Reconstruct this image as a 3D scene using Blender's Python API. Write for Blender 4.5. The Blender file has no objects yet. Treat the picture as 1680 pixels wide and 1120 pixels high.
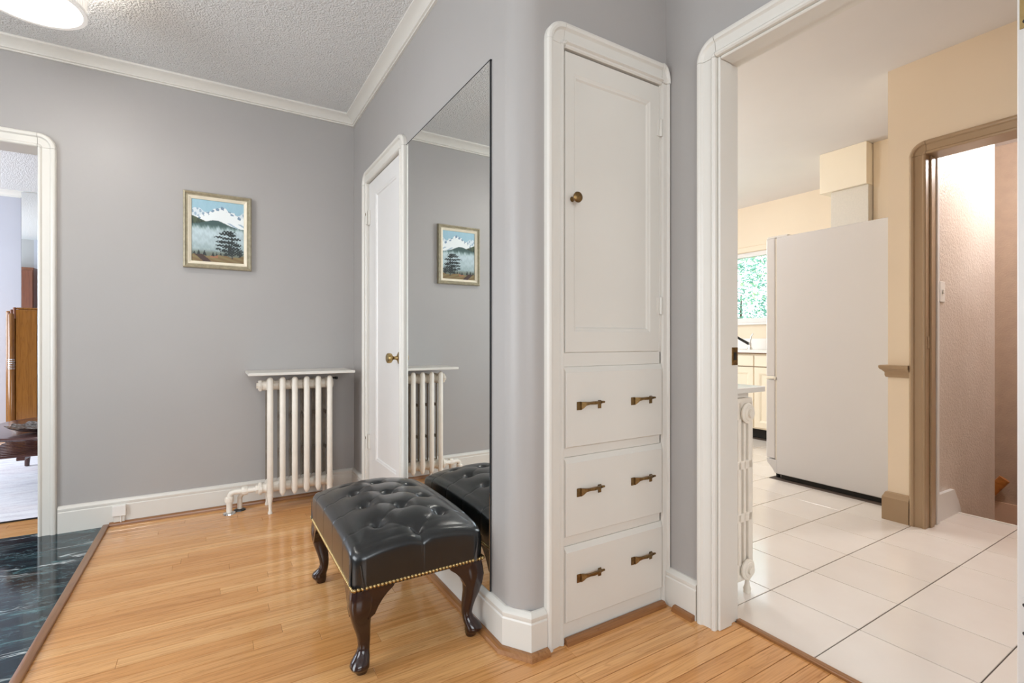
import bpy, bmesh, math, random
from mathutils import Vector, Matrix
PI = math.pi
random.seed(7)
S = bpy.context.scene
C = S.collection

# ------------------------------------------------------------------ camera, world, lights, exposure
F_PX, CX, HY = 804.0, 840.0, 558.0
YAW = math.atan2(1320, 804)            # angle of the view direction from +X
cam_d = bpy.data.cameras.new('camera')
cam = bpy.data.objects.new('camera', cam_d); C.objects.link(cam)
cam.location = (0, 0, 1.0)
cam.rotation_euler = (PI/2, 0, YAW - PI/2)
cam_d.sensor_width = 36.0
cam_d.lens = 36.0*F_PX/1680.0
cam_d.shift_y = -(560.0-HY)/1680.0
cam_d.clip_start = 0.02
S.camera = cam
S.view_settings.view_transform = 'Standard'
S.view_settings.look = 'None'
S.view_settings.gamma = 1.0
S.view_settings.use_curve_mapping = False
S.view_settings.exposure = 0.0
S.cycles.use_denoising = True
S.cycles.max_bounces = 10
S.cycles.diffuse_bounces = 6

W = bpy.data.worlds.new('world'); S.world = W; W.use_nodes = True
bg = W.node_tree.nodes['Background']
bg.inputs['Color'].default_value = (0.80, 0.92, 1.0, 1); bg.inputs['Strength'].default_value = 3.2

def area(name, loc, direction, w, h, power, col):
    d = bpy.data.lights.new(name, 'AREA'); d.shape = 'RECTANGLE'; d.size = w; d.size_y = h
    d.energy = power; d.color = col
    o = bpy.data.objects.new(name, d); C.objects.link(o); o.location = loc
    o.rotation_euler = Vector(direction).to_track_quat('-Z', 'Y').to_euler()
    return o
# area lights in unseen openings; the hall rear one is added fill, others daylight
area('fill_hall_rear', (-0.35, -2.02, 1.45), (0, 1, 0), 2.1, 1.5, 36, (0.97, 0.98, 1.0))
area('daylight_entry', (-2.32, 1.35, 1.35), (1, 0, 0), 1.5, 1.7, 45, (0.94, 0.965, 1.0))
area('daylight_kitchen', (3.2, 4.52, 1.55), (0, -1, 0), 1.9, 1.3, 42, (0.88, 0.94, 1.0))
area('daylight_living', (-4.02, 5.2, 1.45), (1, 0, 0), 2.4, 1.6, 145, (0.74, 0.86, 1.0))

# ------------------------------------------------------------------ materials
def lin(h):
    h = h.lstrip('#'); out = []
    for i in (0, 2, 4):
        c = int(h[i:i+2], 16)/255.0
        out.append(c/12.92 if c <= 0.04045 else ((c+0.055)/1.055)**2.4)
    return (*out, 1.0)
class NT:
    def __init__(s, name):
        m = bpy.data.materials.new(name); m.use_nodes = True
        s.m = m; s.t = m.node_tree; s.b = s.t.nodes['Principled BSDF']
    def n(s, typ, **kw):
        nd = s.t.nodes.new(typ)
        for k, v in kw.items():
            if k.startswith('i_'):
                key = k[2:]
                key = int(key) if key.isdigit() else key.replace('_', ' ')
                nd.inputs[key].default_value = v
            else: setattr(nd, k, v)
        return nd
    def l(s, a, b): s.t.links.new(a, b)
    def ramp(s, fac, stops, interp='LINEAR'):
        r = s.n('ShaderNodeValToRGB'); e = r.color_ramp.elements; r.color_ramp.interpolation = interp
        while len(e) < len(stops): e.new(0.5)
        for k, (p, c) in enumerate(stops): e[k].position = p; e[k].color = c
        s.l(fac, r.inputs[0]); return r.outputs[0]
    def mix(s, fac, a, b, mode='MIX'):
        x = s.n('ShaderNodeMix', data_type='RGBA', blend_type=mode)
        for sock, v in ((x.inputs[0], fac), (x.inputs[6], a), (x.inputs[7], b)):
            if hasattr(v, 'links'): s.l(v, sock)
            else: sock.default_value = v
        return x.outputs[2]
    def math(s, op, a, b=0.0, c=0.0):
        x = s.n('ShaderNodeMath', operation=op)
        for sock, v in zip(x.inputs, (a, b, c)):
            if hasattr(v, 'links'): s.l(v, sock)
            else: sock.default_value = v
        return x.outputs[0]
    def pos(s, scale=(1, 1, 1), loc=(0, 0, 0)):
        g = s.n('ShaderNodeNewGeometry'); mp = s.n('ShaderNodeMapping')
        mp.inputs['Scale'].default_value = scale; mp.inputs['Location'].default_value = loc
        s.l(g.outputs['Position'], mp.inputs[0]); return mp.outputs[0]
    def noise(s, vec, scale, detail=3, rough=0.5, dist=0.0):
        x = s.n('ShaderNodeTexNoise'); x.inputs['Scale'].default_value = scale; x.inputs['Detail'].default_value = detail
        x.inputs['Roughness'].default_value = rough; x.inputs['Distortion'].default_value = dist
        s.l(vec, x.inputs['Vector']); return x.outputs[0]
    def bump(s, h, strength=0.3, dist=0.002):
        x = s.n('ShaderNodeBump'); x.inputs['Strength'].default_value = strength; x.inputs['Distance'].default_value = dist
        s.l(h, x.inputs['Height']); s.l(x.outputs[0], s.b.inputs['Normal'])
    def set(s, **kw):
        for k, v in kw.items():
            key = {'col': 'Base Color', 'rough': 'Roughness', 'metal': 'Metallic', 'spec': 'Specular IOR Level', 'coat': 'Coat Weight',
                   'coatr': 'Coat Roughness', 'em': 'Emission Color', 'ems': 'Emission Strength', 'sss': 'Subsurface Weight'}[k]
            if hasattr(v, 'links'): s.l(v, s.b.inputs[key])
            else: s.b.inputs[key].default_value = v
        return s.m
def plain(name, hexc, rough=0.5, var=0.05, vscale=3.0, bscale=0, bstr=0.1, bdist=0.001, **kw):
    """one paint or metal: a faint uneven tone and an optional fine relief"""
    t = NT(name); c = lin(hexc); p = t.pos()
    n = t.noise(p, vscale, 3)
    a = tuple(max(0, x*(1-var)) for x in c[:3])+(1,); b = tuple(min(1, x*(1+var)) for x in c[:3])+(1,)
    t.set(col=t.ramp(n, [(0.3, a), (0.7, b)]), rough=rough, **kw)
    if bscale: t.bump(t.noise(p, bscale, 2), bstr, bdist)
    return t.m

M = {}
M['grey'] = plain('grey_wall_paint', '#a8a4a1', 0.44, 0.02, 2, 60, 0.10, 0.002)
M['lavender'] = plain('living_room_paint', '#b4b3ba', 0.5, 0.02)
M['white'] = plain('white_gloss_paint', '#dad6ce', 0.33, 0.015, 5, 40, 0.05, 0.001)
M['whiteB'] = plain('white_door_paint', '#e4e2e0', 0.36, 0.015, 5, 30, 0.05, 0.001)
M['cream'] = plain('cream_wall_paint', '#eddcc4', 0.5, 0.02, 2, 70, 0.06, 0.001)
M['creamlac'] = plain('cream_cabinet_lacquer', '#f2e6d0', 0.35, 0.02)
M['brown'] = plain('taupe_trim_paint', '#a98f71', 0.36, 0.03, 6)
M['kceil'] = plain('kitchen_ceiling_paint', '#ded9d6', 0.6, 0.015)
M['radiator'] = plain('radiator_paint', '#e9e2d6', 0.32, 0.03, 20, 90, 0.1, 0.001)
M['radback'] = plain('bare_iron_rear', '#7b7164', 0.55, 0.15, 30)  # rear tubes in a darker brown-grey than the front ones
M['fridge'] = plain('white_enamel', '#d6d4d5', 0.3, 0.01, 3, 300, 0.05, 0.0004)
M['plastic'] = plain('white_plastic', '#e6e2dc', 0.4, 0.01)
M['grout'] = plain('dark_grout', '#56483f', 0.8, 0.08, 40)
M['subfloor'] = plain('dark_subfloor', '#6b4a2c', 0.7, 0.1)
M['bronze'] = plain('aged_bronze', '#7a603c', 0.36, 0.3, 120, metal=0.9)
M['brass'] = plain('brass', '#b39a6a', 0.28, 0.12, 60, metal=1.0)
M['chrome'] = plain('chrome', '#d5d5d5', 0.12, 0.02, metal=1.0)
M['steel'] = plain('dark_steel', '#3f3f40', 0.3, 0.1, metal=0.8)
M['steelb'] = plain('satin_steel', '#9a9a9c', 0.35, 0.1, metal=0.8)
M['black'] = plain('black_rubber', '#15120f', 0.6)
M['mahogany'] = plain('dark_mahogany', '#26110d', 0.20, 0.35, 14, coat=0.4)
M['walnut'] = None
M['white_lamp'] = None
M['darkwood'] = plain('dark_table_wood', '#5e413d', 0.16, 0.25, 9)
M['stairwall'] = None
M['pinkwall'] = plain('stairwell_lower_paint', '#d8b79c', 0.5, 0.02)
M['brownwall'] = plain('stairwell_taupe_plaster', '#b8a08b', 0.5, 0.06, 14, 90, 0.5, 0.004)
M['trunk'] = plain('bark', '#5a4a3a', 0.9, 0.2, 12)
M['lawn'] = plain('lawn_green', '#6f8f45', 0.9, 0.25, 3)
M['counter'] = plain('white_laminate', '#f0ede8', 0.25, 0.01)
M['soffitw'] = plain('brushed_panel', '#d9d2c6', 0.4, 0.03, 80)

def oak(name, c0, c1, c2, axis='x', rough=0.22):
    t = NT(name); g = t.n('ShaderNodeNewGeometry'); oi = t.n('ShaderNodeObjectInfo')
    off = t.n('ShaderNodeVectorMath', operation='SCALE'); off.inputs[0].default_value = (7.3, 3.1, 5.7)
    t.l(t.math('MULTIPLY', oi.outputs['Random'], 9.0), off.inputs['Scale'])
    add = t.n('ShaderNodeVectorMath', operation='ADD'); t.l(g.outputs['Position'], add.inputs[0]); t.l(off.outputs[0], add.inputs[1])
    mp = t.n('ShaderNodeMapping'); mp.inputs['Scale'].default_value = (1.1, 16, 16) if axis == 'x' else ((16, 1.1, 16) if axis == 'y' else (16, 16, 1.1))
    t.l(add.outputs[0], mp.inputs[0])
    n1 = t.noise(mp.outputs[0], 1.6, 2, 0.5, 0.6)
    rings = t.math('FRACT', t.math('MULTIPLY', n1, 7.0))
    rings = t.math('ABSOLUTE', t.math('SUBTRACT', rings, 0.5))
    mp2 = t.n('ShaderNodeMapping'); mp2.inputs['Scale'].default_value = (3.5, 190, 190) if axis == 'x' else ((150, 6, 150) if axis == 'y' else (150, 150, 6))
    t.l(add.outputs[0], mp2.inputs[0])
    fib = t.noise(mp2.outputs[0], 1.0, 3, 0.6)
    base = t.ramp(oi.outputs['Random'], [(0.0, c0), (0.55, c1), (1.0, c2)])
    dark = t.ramp(rings, [(0.0, (0.70, 0.60, 0.48, 1)), (0.10, (0.95, 0.93, 0.90, 1)), (0.5, (1.04, 1.04, 1.03, 1))])
    fibc = t.ramp(fib, [(0.32, (0.74, 0.66, 0.56, 1)), (0.5, (1.0, 1.0, 1.0, 1)), (0.7, (1.06, 1.06, 1.06, 1))])
    mp3 = t.n('ShaderNodeMapping'); mp3.inputs['Scale'].default_value = (1.5, 62, 62) if axis == 'x' else ((62, 1.5, 62) if axis == 'y' else (62, 62, 1.5))
    t.l(add.outputs[0], mp3.inputs[0])
    streak = t.ramp(t.noise(mp3.outputs[0], 1.0, 2, 0.5), [(0.30, (0.80, 0.72, 0.62, 1)), (0.48, (1.0, 1.0, 1.0, 1)), (0.75, (1.07, 1.06, 1.05, 1))])
    base = t.mix(0.75, base, streak, 'MULTIPLY')
    col = t.mix(0.6, base, dark, 'MULTIPLY'); col = t.mix(0.7, col, fibc, 'MULTIPLY')
    t.set(col=col, rough=rough, coat=0.2, coatr=0.12)
    t.bump(fib, 0.06, 0.001); return t.m
M['oak'] = oak('oak_strip_floor', lin('#cf955a'), lin('#d8a167'), lin('#e1ae75'), rough=0.15)
M['oaktrim'] = oak('oak_moulding', lin('#8f6038'), lin('#98693f'), lin('#a07147'), 'x', 0.3)
M['oaktrim_y'] = oak('oak_moulding_y', lin('#8f6038'), lin('#98693f'), lin('#a07147'), 'y', 0.3)
M['oakrail'] = oak('orange_handrail_wood', lin('#b9763a'), lin('#c07d40'), lin('#c88446'), 'y', 0.3)
M['walnut'] = oak('walnut_veneer', lin('#865722'), lin('#8f5e28'), lin('#97662e'), 'z', 0.2)
M['walnut_d'] = oak('dark_walnut', lin('#6b3a20'), lin('#744226'), lin('#7c4a2c'), 'z', 0.3)

def m_ceiling():
    t = NT('stippled_ceiling'); p = t.pos()
    a = t.noise(p, 115, 2, 0.5); b = t.noise(p, 48, 2)
    h = t.math('ADD', a, t.math('MULTIPLY', b, 0.6))
    t.set(col=lin('#e2e2e1'), rough=0.75); t.bump(h, 0.9, 0.011); return t.m
M['ceiling'] = m_ceiling()
def m_marble():
    t = NT('green_black_marble')
    g_ = t.n('ShaderNodeNewGeometry'); mp = t.n('ShaderNodeMapping'); mp.inputs['Rotation'].default_value = (0, 0, .28); mp.inputs['Scale'].default_value = (1.3, 4.6, 1)
    t.l(g_.outputs['Position'], mp.inputs[0]); q = mp.outputs[0]
    cl = t.noise(q, 3.0, 12, 0.72, 1.1)
    base = t.ramp(cl, [(0.34, lin('#0b1319')), (0.50, lin('#16262e')), (0.58, lin('#2c464c')), (0.66, lin('#55777a')), (0.80, lin('#a4b9b6'))])
    def vein(scale, w, vec):
        n = t.noise(vec, scale, 6, 0.6, 0.9); d = t.math('ABSOLUTE', t.math('SUBTRACT', n, 0.5))
        return t.ramp(d, [(0.0, (1, 1, 1, 1)), (w*.4, (.6, .6, .6, 1)), (w, (0, 0, 0, 1))])
    gate = t.ramp(t.noise(t.pos(), 2.6, 2), [(0.46, (0, 0, 0, 1)), (0.60, (1, 1, 1, 1))])
    v1 = t.mix(1.0, vein(0.9, .012, q), gate, 'MULTIPLY')
    v2 = t.mix(1.0, vein(2.2, .010, q), (.45, .45, .45, 1), 'MULTIPLY')
    c = t.mix(v2, base, lin('#7d979c')); c = t.mix(v1, c, lin('#dde4e4'))
    t.set(col=c, rough=0.08, spec=0.32); return t.m
M['marble'] = m_marble()
def m_tile():
    t = NT('white_floor_tile'); oi = t.n('ShaderNodeObjectInfo'); n = t.noise(t.pos(), 5, 4, 0.6)
    c = t.ramp(oi.outputs['Random'], [(0, lin('#e2d9d0')), (1, lin('#e9e1d9'))])
    t.set(col=t.mix(0.5, c, t.ramp(n, [(0.35, (0.95, 0.93, 0.92, 1)), (0.65, (1, 1, 1, 1))]), 'MULTIPLY'), rough=0.16, coat=0.3, coatr=0.05); return t.m
M['tile'] = m_tile()
def m_leather():
    t = NT('black_leather'); p = t.pos()
    v = t.n('ShaderNodeTexVoronoi'); v.inputs['Scale'].default_value = 420; t.l(p, v.inputs['Vector'])
    n = t.noise(p, 26, 4, 0.6); n2 = t.noise(p, 900, 2)
    c = t.ramp(n, [(0.25, lin('#0d1012')), (0.85, lin('#14181a'))])
    t.set(col=c, rough=0.30, coat=0.5, coatr=0.20)
    t.bump(t.math('ADD', v.outputs[0], t.math('MULTIPLY', n2, 0.3)), 0.03, 0.0010); return t.m
M['leather'] = m_leather()
def m_mirror():
    t = NT('mirror_silver'); n = t.noise(t.pos(), 2, 2)
    t.set(col=t.ramp(n, [(0.3, (0.86, 0.885, 0.875, 1)), (0.7, (0.88, 0.90, 0.89, 1))]), metal=1.0, rough=0.0); return t.m
M['mirror'] = m_mirror()
def m_stairwall():
    t = NT('glossy_textured_plaster'); p = t.pos(); n = t.noise(p, 75, 3, 0.6); n2 = t.noise(p, 3, 2)
    t.set(col=t.ramp(n2, [(0.3, lin('#d0c1b4')), (0.7, lin('#dccfc4'))]), rough=0.28, coat=0.4, coatr=0.15); t.bump(n, 0.8, 0.006); return t.m
M['stairwall'] = m_stairwall()
def m_glass():
    t = NT('window_glass'); nt = t.t; out = nt.nodes['Material Output']
    tr = t.n('ShaderNodeBsdfTransparent'); tr.inputs[0].default_value = (0.96, 0.985, 0.985, 1); gl = t.n('ShaderNodeBsdfGlossy'); gl.inputs['Roughness'].default_value = 0.02
    lw = t.n('ShaderNodeLayerWeight'); lw.inputs[0].default_value = 0.1
    mx = t.n('ShaderNodeMixShader'); t.l(lw.outputs[0], mx.inputs[0]); t.l(tr.outputs[0], mx.inputs[1]); t.l(gl.outputs[0], mx.inputs[2]); t.l(mx.outputs[0], out.inputs[0]); return t.m
M['glass'] = m_glass()
def m_emit(name, hexc, s):
    t = NT(name); n = t.noise(t.pos(), 8, 2)
    t.set(col=lin('#f4f2ee'), rough=0.6, em=lin(hexc), ems=s); return t.m
M['diffuser'] = m_emit('lit_lamp_diffuser', '#fff6ea', 6.0)
def m_shade():
    t = NT('pleated_lamp_shade'); g = t.n('ShaderNodeTexCoord'); sx = t.n('ShaderNodeSeparateXYZ'); t.l(g.outputs['Object'], sx.inputs[0])
    a = t.math('ARCTAN2', sx.outputs[1], sx.outputs[0]); w = t.math('SINE', t.math('MULTIPLY', a, 110))
    t.set(col=t.ramp(w, [(0.0, lin('#d9d7d3')), (1.0, lin('#f1efec'))]), rough=0.7, em=lin('#fff4e6'), ems=0.55); t.bump(w, 0.5, 0.002); return t.m
M['shade'] = m_shade()
M['rim'] = m_emit('glowing_acrylic_rim', '#fff8f0', 0.12)
def m_leaf():
    t = NT('garden_leaves'); oi = t.noise(t.pos(), 5, 3)
    c = t.ramp(oi, [(0.3, lin('#3f7562')), (0.5, lin('#78ab92')), (0.7, lin('#c3d694'))])
    t.set(col=c, rough=0.6); t.b.inputs['Transmission Weight'].default_value = 0.0; return t.m
M['leaf'] = m_leaf()
def m_rug():
    t = NT('faded_rug'); p = t.pos((1, 4, 1)); n = t.noise(p, 5, 6, 0.7); n2 = t.noise(t.pos(), 60, 2); n3 = t.noise(t.pos((1,1,1)), 2.2, 3)
    c = t.ramp(n, [(0.32, lin('#d0cbd2')), (0.5, lin('#e9e6ea')), (0.7, lin('#f4f2f4'))])
    c = t.mix(t.ramp(n3, [(0.5, (0, 0, 0, 1)), (0.8, (0.35, 0.35, 0.35, 1))]), c, lin('#d3b5ae'))
    t.set(col=c, rough=0.95); t.bump(n2, 0.4, 0.003); return t.m
M['rug'] = m_rug()
def m_vcol():
    t = NT('oil_paint'); a = t.n('ShaderNodeAttribute', attribute_name='paint'); n = t.noise(t.pos(), 220, 3)
    t.set(col=a.outputs['Color'], rough=0.4); t.bump(n, 0.15, 0.001); return t.m
M['paint'] = m_vcol()
M['frame_gold'] = plain('pewter_gilt_frame', '#a59c84', 0.35, 0.15, 60, metal=0.3)
M['frame_cream'] = plain('cream_frame_liner', '#e4dac4', 0.5, 0.04, 30)
M['mirror_edge'] = plain('mirror_black_edge', '#25282a', 0.2)
M['bowl'] = plain('dark_silver', '#8d8b88', 0.25, 0.8, 70, 55, 0.9, 0.01, metal=0.9)
M['vase'] = plain('pale_glass_vase', '#cfe0d8', 0.15, 0.03)

# ------------------------------------------------------------------ mesh helpers
WL = {}                                                            # world location of each object made
class MB:
    """collects closed shapes for ONE mesh"""
    def __init__(s): s.v = []; s.f = []; s.mi = []
    def add(s, vs, fs, mi=0):
        o = len(s.v); s.v += [tuple(p) for p in vs]; s.f += [tuple(i+o for i in f) for f in fs]; s.mi += [mi]*len(fs); return s
    def bm(s, b, mi=0):
        b.verts.ensure_lookup_table(); b.verts.index_update()
        r = s.add([v.co.copy() for v in b.verts], [[v.index for v in f.verts] for f in b.faces], mi); b.free(); return r
    def box(s, a, b, bev=0, mi=0, seg=1):
        a2 = [min(a[i], b[i]) for i in range(3)]; b2 = [max(a[i], b[i]) for i in range(3)]
        if bev:
            m = bmesh.new(); bmesh.ops.create_cube(m, size=1)
            for v in m.verts: v.co = Vector([a2[i]+(v.co[i]+0.5)*(b2[i]-a2[i]) for i in range(3)])
            bmesh.ops.bevel(m, geom=list(m.edges), offset=bev, segments=seg, affect='EDGES', profile=0.5)
            return s.bm(m, mi)
        x0, y0, z0 = a2; x1, y1, z1 = b2
        return s.add([(x0,y0,z0),(x1,y0,z0),(x1,y1,z0),(x0,y1,z0),(x0,y0,z1),(x1,y0,z1),(x1,y1,z1),(x0,y1,z1)],
                     [(0,3,2,1),(4,5,6,7),(0,1,5,4),(1,2,6,5),(2,3,7,6),(3,0,4,7)], mi)
    def rings(s, rs, closed=True, caps=True, mi=0):
        """loft through rings (lists of points of equal length)"""
        n = len(rs[0]); vs = [p for r in rs for p in r]; fs = []
        for i in range(len(rs)-1):
            for j in range(n if closed else n-1):
                k = (j+1) % n; fs.append((i*n+j, i*n+k, (i+1)*n+k, (i+1)*n+j))
        if caps: fs.append(tuple(range(n-1, -1, -1))); fs.append(tuple((len(rs)-1)*n+j for j in range(n)))
        return s.add(vs, fs, mi)
    def tube(s, pts, r, n=12, caps=True, mi=0):
        pts = [Vector(p) for p in pts]; rs = r if isinstance(r, (list, tuple)) else [r]*len(pts); out = []; up = None
        for i, p in enumerate(pts):
            d = (pts[min(i+1, len(pts)-1)]-pts[max(i-1, 0)]).normalized()
            if up is None:
                up = Vector((0, 0, 1)) if abs(d.z) < 0.9 else Vector((1, 0, 0))
            u = (up - d*up.dot(d)).normalized(); w = d.cross(u); up = u
            out.append([p+(u*math.cos(2*PI*k/n)+w*math.sin(2*PI*k/n))*rs[i] for k in range(n)])
        return s.rings(out, True, caps, mi)
    def lathe(s, prof, o=(0, 0, 0), axis=(0, 0, 1), n=20, mi=0):
        q = Vector(axis).to_track_quat('Z', 'Y'); o = Vector(o); out = []
        for r, h in prof: out.append([o+q @ Vector((r*math.cos(2*PI*k/n), r*math.sin(2*PI*k/n), h)) for k in range(n)])
        return s.rings(out, True, True, mi)
    def prism(s, poly, z0, z1, mi=0):
        return s.rings([[(x, y, z0) for x, y in poly], [(x, y, z1) for x, y in poly]], True, True, mi)
    def build(s, name, mats, parent=None, smooth=False, angle=40):
        if not isinstance(mats, (list, tuple)): mats = [mats]
        xs, ys, zs = zip(*s.v)
        c = Vector(((min(xs)+max(xs))/2, (min(ys)+max(ys))/2, min(zs)))
        me = bpy.data.meshes.new(name); me.from_pydata([Vector(p)-c for p in s.v], [], s.f)
        for m in mats: me.materials.append(m)
        if any(s.mi): me.polygons.foreach_set('material_index', s.mi)
        b = bmesh.new(); b.from_mesh(me); bmesh.ops.recalc_face_normals(b, faces=b.faces)
        if smooth:
            ca = math.radians(angle)
            for f in b.faces: f.smooth = True
            for e in b.edges:
                if len(e.link_faces) != 2 or e.calc_face_angle(0) > ca: e.smooth = False
        b.to_mesh(me); b.free(); me.update()
        o = bpy.data.objects.new(name, me); C.objects.link(o)
        return place(o, c, parent)
def place(o, c, parent=None):
    c = Vector(c); WL[o.name] = c
    if parent is not None: o.parent = parent; o.location = c-WL[parent.name]
    else: o.location = c
    return o
def share(src, name, loc, parent, rot=None):
    """a further object on the same mesh data, at world location loc"""
    o = bpy.data.objects.new(name, src.data); C.objects.link(o); place(o, loc, parent)
    if rot: o.rotation_euler = rot
    return o
def tag(o, label, cat=None, group=None, kind=None):
    o['label'] = label
    if cat: o['category'] = cat
    if group: o['group'] = group
    if kind: o['kind'] = kind
    return o
def thing(name, loc, label, cat, group=None, kind=None):
    o = bpy.data.objects.new(name, None); C.objects.link(o); o.empty_display_size = 0.1
    place(o, loc); return tag(o, label, cat, group, kind)
def struct(mb, name, mats, label, cat, **kw): return tag(mb.build(name, mats, **kw), label, cat, kind='structure')

def sweep(path, prof, closed=False):
    """mouldings along the foot or head of a wall: path in plan (room on the right-hand side), prof = [(out, z)...]"""
    m = MB(); P = [Vector((x, y)) for x, y in path]; out = []
    for i, p in enumerate(P):
        d0 = (P[i]-P[i-1]).normalized() if i > 0 else None; d1 = (P[i+1]-P[i]).normalized() if i < len(P)-1 else None
        n0 = Vector((d0.y, -d0.x)) if d0 else None; n1 = Vector((d1.y, -d1.x)) if d1 else None
        if n0 and n1: mt = (n0+n1)/(1+n0.dot(n1))
        else: mt = n0 or n1
        out.append([(p.x+mt.x*a, p.y+mt.y*a, z) for a, z in prof])
    m.rings(out); return m

# ------------------------------------------------------------------ dimensions of the place
CEIL = 2.505
YL = 3.40            # wall with the picture
XM = 0.815           # wall with the closet door and the big mirror
YC = 1.30            # wall with the linen cabinet
XK0, XK1 = 1.485, 1.60   # wall to the kitchen
KD0, KD1 = 0.32, 1.075   # kitchen doorway along y
XF = 3.23            # cream wall with the basement doorway
LD0, LD1 = -1.75, -0.765 # living-room doorway along x
HEAD = 1.975

# ---- floors
def box_struct(name, a, b, mat, label, cat): return struct(MB().box(a, b), name, mat, label, cat)
floor = box_struct('floor', (-0.50, -2.0, -0.12), (1.585, YL+0.02, -0.012), M['subfloor'], 'narrow strip oak floor of the hallway', 'floor')
pl = 0.0572
random.seed(11)
y = YL-0.01; row = 0; far = MB()
while y > -1.95:
    y0 = y-pl+0.0009; x_end = 1.583 if y0 < YC-0.02 else XM+0.01
    x = -0.482
    if y0 < 0.45:
        far.box((x, y0, -0.012), (x_end, y-0.0009, 0), 0.0008)
    else:
        x += 0
        first = True
        while x < x_end-0.01:
            L = random.uniform(0.55, 1.9)
            if first: L *= random.uniform(0.3, 1.0); first = False
            xe = x+L
            if x_end-xe < 0.2: xe = x_end
            MB().box((x+0.0003, y0, -0.012), (xe-0.0003, y-0.0009, random.uniform(-0.0003, 0.0002)), 0.0008).build('plank', M['oak'], floor)
            x = xe
    y -= pl; row += 1
o = far.build('plank', M['oak'], floor); o['kind'] = 'stuff'
mb = MB().box((-2.3, -2.0, -0.1), (-0.503, YL-0.0, 0.0)).box((LD0, YL, -0.1), (LD1, YL+0.05, 0.0))
struct(mb, 'floor_marble', M['marble'], 'polished dark green marble floor with pale veins by the living room doorway', 'floor')
lf = box_struct('floor_living', (-3.9, YL+0.05, -0.12), (1.4, 6.9, -0.006), M['oak'], 'oak floor of the living room beyond the doorway', 'floor')
y = YL+0.052
for r in range(7):
    x = -1.9+random.uniform(-.6, 0)
    while x < -0.2:
        L = random.uniform(.6, 1.3); MB().box((x+.0003, y+.0005, -.01), (min(x+L, .1)-.0003, y+pl, 0), .0008).build('plank', M['oak'], lf); x += L
    y += pl
kf = box_struct('floor_kitchen', (1.60, -1.0, -0.12), (XF+0.45, 4.5, -0.003), M['grout'], 'white square tiled kitchen floor with dark grout', 'floor')
kf2 = MB().box((XF+0.45, 1.25, -0.12), (4.28, 4.5, -0.003)).box((4.28, 1.61, -0.12), (5.2, 4.5, -0.003)).build('grout_bed', M['grout'], kf)
XJ = [1.603]+[1.908+0.3085*i for i in range(0, 12)]
YJ = [0.824+0.3138*i for i in range(-2, 11)]
g = 0.0017
for i in range(len(XJ)-1):
    for j in range(len(YJ)-1):
        x0, x1, y0, y1 = XJ[i]+g, XJ[i+1]-g, YJ[j]+g, YJ[j+1]-g
        if x0 > XF-0.1 and y1 < 1.2:                               # the landing behind the basement doorway
            x1 = min(x1, XF+0.45)
            if x0 > XF+0.40: continue
        elif x0 > XF and y0 < 1.9 and y1 > 1.2 and x0 > 3.4: continue      # below the refrigerator
        if x1 > 4.8 or x0 > 4.75: continue
        if y0 > 3.4: continue
        MB().box((x0, y0, -0.006), (x1, y1, random.uniform(-.0002, .0002)), 0.0012).build('tile', M['tile'], kf)

# ---- ceilings
box_struct('ceiling', (-2.3, -2.0, CEIL), (XK0, YL+0.07, CEIL+0.1), M['ceiling'], 'stippled plaster ceiling of the hallway', 'ceiling')
box_struct('ceiling_living', (-4.0, YL+0.07, CEIL), (1.4, 6.95, CEIL+0.1), M['ceiling'], 'stippled ceiling of the living room seen through the left doorway', 'ceiling')
box_struct('ceiling_kitchen', (XK0, -2.0, CEIL), (6.0, 4.6, CEIL+0.1), M['kceil'], 'smooth white kitchen ceiling', 'ceiling')

# ---- walls (each face takes the paint of the room it looks into)
def wall(name, boxes, pick, mats, label):
    m = MB()
    for a, b in boxes: m.box(a, b)
    o = struct(m, name, mats, label, 'wall')
    for p in o.data.polygons: p.material_index = pick(p.normal, p.center+o.location)
    return o
T = CEIL
wall('wall_left', [((-2.3, YL, 0), (LD0-0.02, YL+.15, T)), ((LD0-0.02, YL, HEAD+0.035), (LD1+0.02, YL+.15, T)), ((LD1+0.02, YL, 0), (1.485, YL+.15, T))],
     lambda n, c: 1 if n.y > .5 else 0, [M['grey'], M['lavender']], 'grey wall with the landscape painting and the radiator')
CD0, CD1, CH = 2.41, 3.04, 1.965       # closet doorway along y
wall('wall_closet', [((XM, CD1+.015, 0), (XM+.1, YL, T)), ((XM, CD0-.015, CH+.015), (XM+.1, CD1+.015, T))], lambda n, c: 0, [M['grey']], 'grey wall around the white closet door')
R = 0.09
arc = [(XM+R-R*math.cos(a), YC+R-R*math.sin(a)) for a in [PI/2*k/16 for k in range(17)]]
CB0, CB1, CBH = 0.985, 1.447, 1.972    # linen cabinet opening
poly = [(XM, CD0-.015)]+arc+[(CB0-.03, YC), (CB0-.03, YC+.08), (XM+.1, YC+.12), (XM+.1, CD0-.015)]
mb = MB().prism(poly, 0, T)
o = struct(mb, 'wall_corner', M['grey'], 'grey wall rounded at its corner between mirror and linen cabinet', 'wall', smooth=True, angle=30)
wall('wall_cabinet', [((CB0-.03, YC, CBH+.03), (XK0, YC+.1, T)), ((CB1+.025, YC, 0), (XK0, YC+.1, CBH+.03))], lambda n, c: 0, [M['grey']], 'grey wall above the white linen cabinet')
wall('wall_kitchen', [((XK0, KD1+.02, 0), (XK1, 4.5, T)), ((XK0, KD0-.02, HEAD+.02), (XK1, KD1+.02, T)), ((XK0, -2.0, 0), (XK1, KD0-.02, T))],
     lambda n, c: 1 if n.x > .5 else 0, [M['grey'], M['cream']], 'grey wall holding the kitchen doorway')
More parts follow.
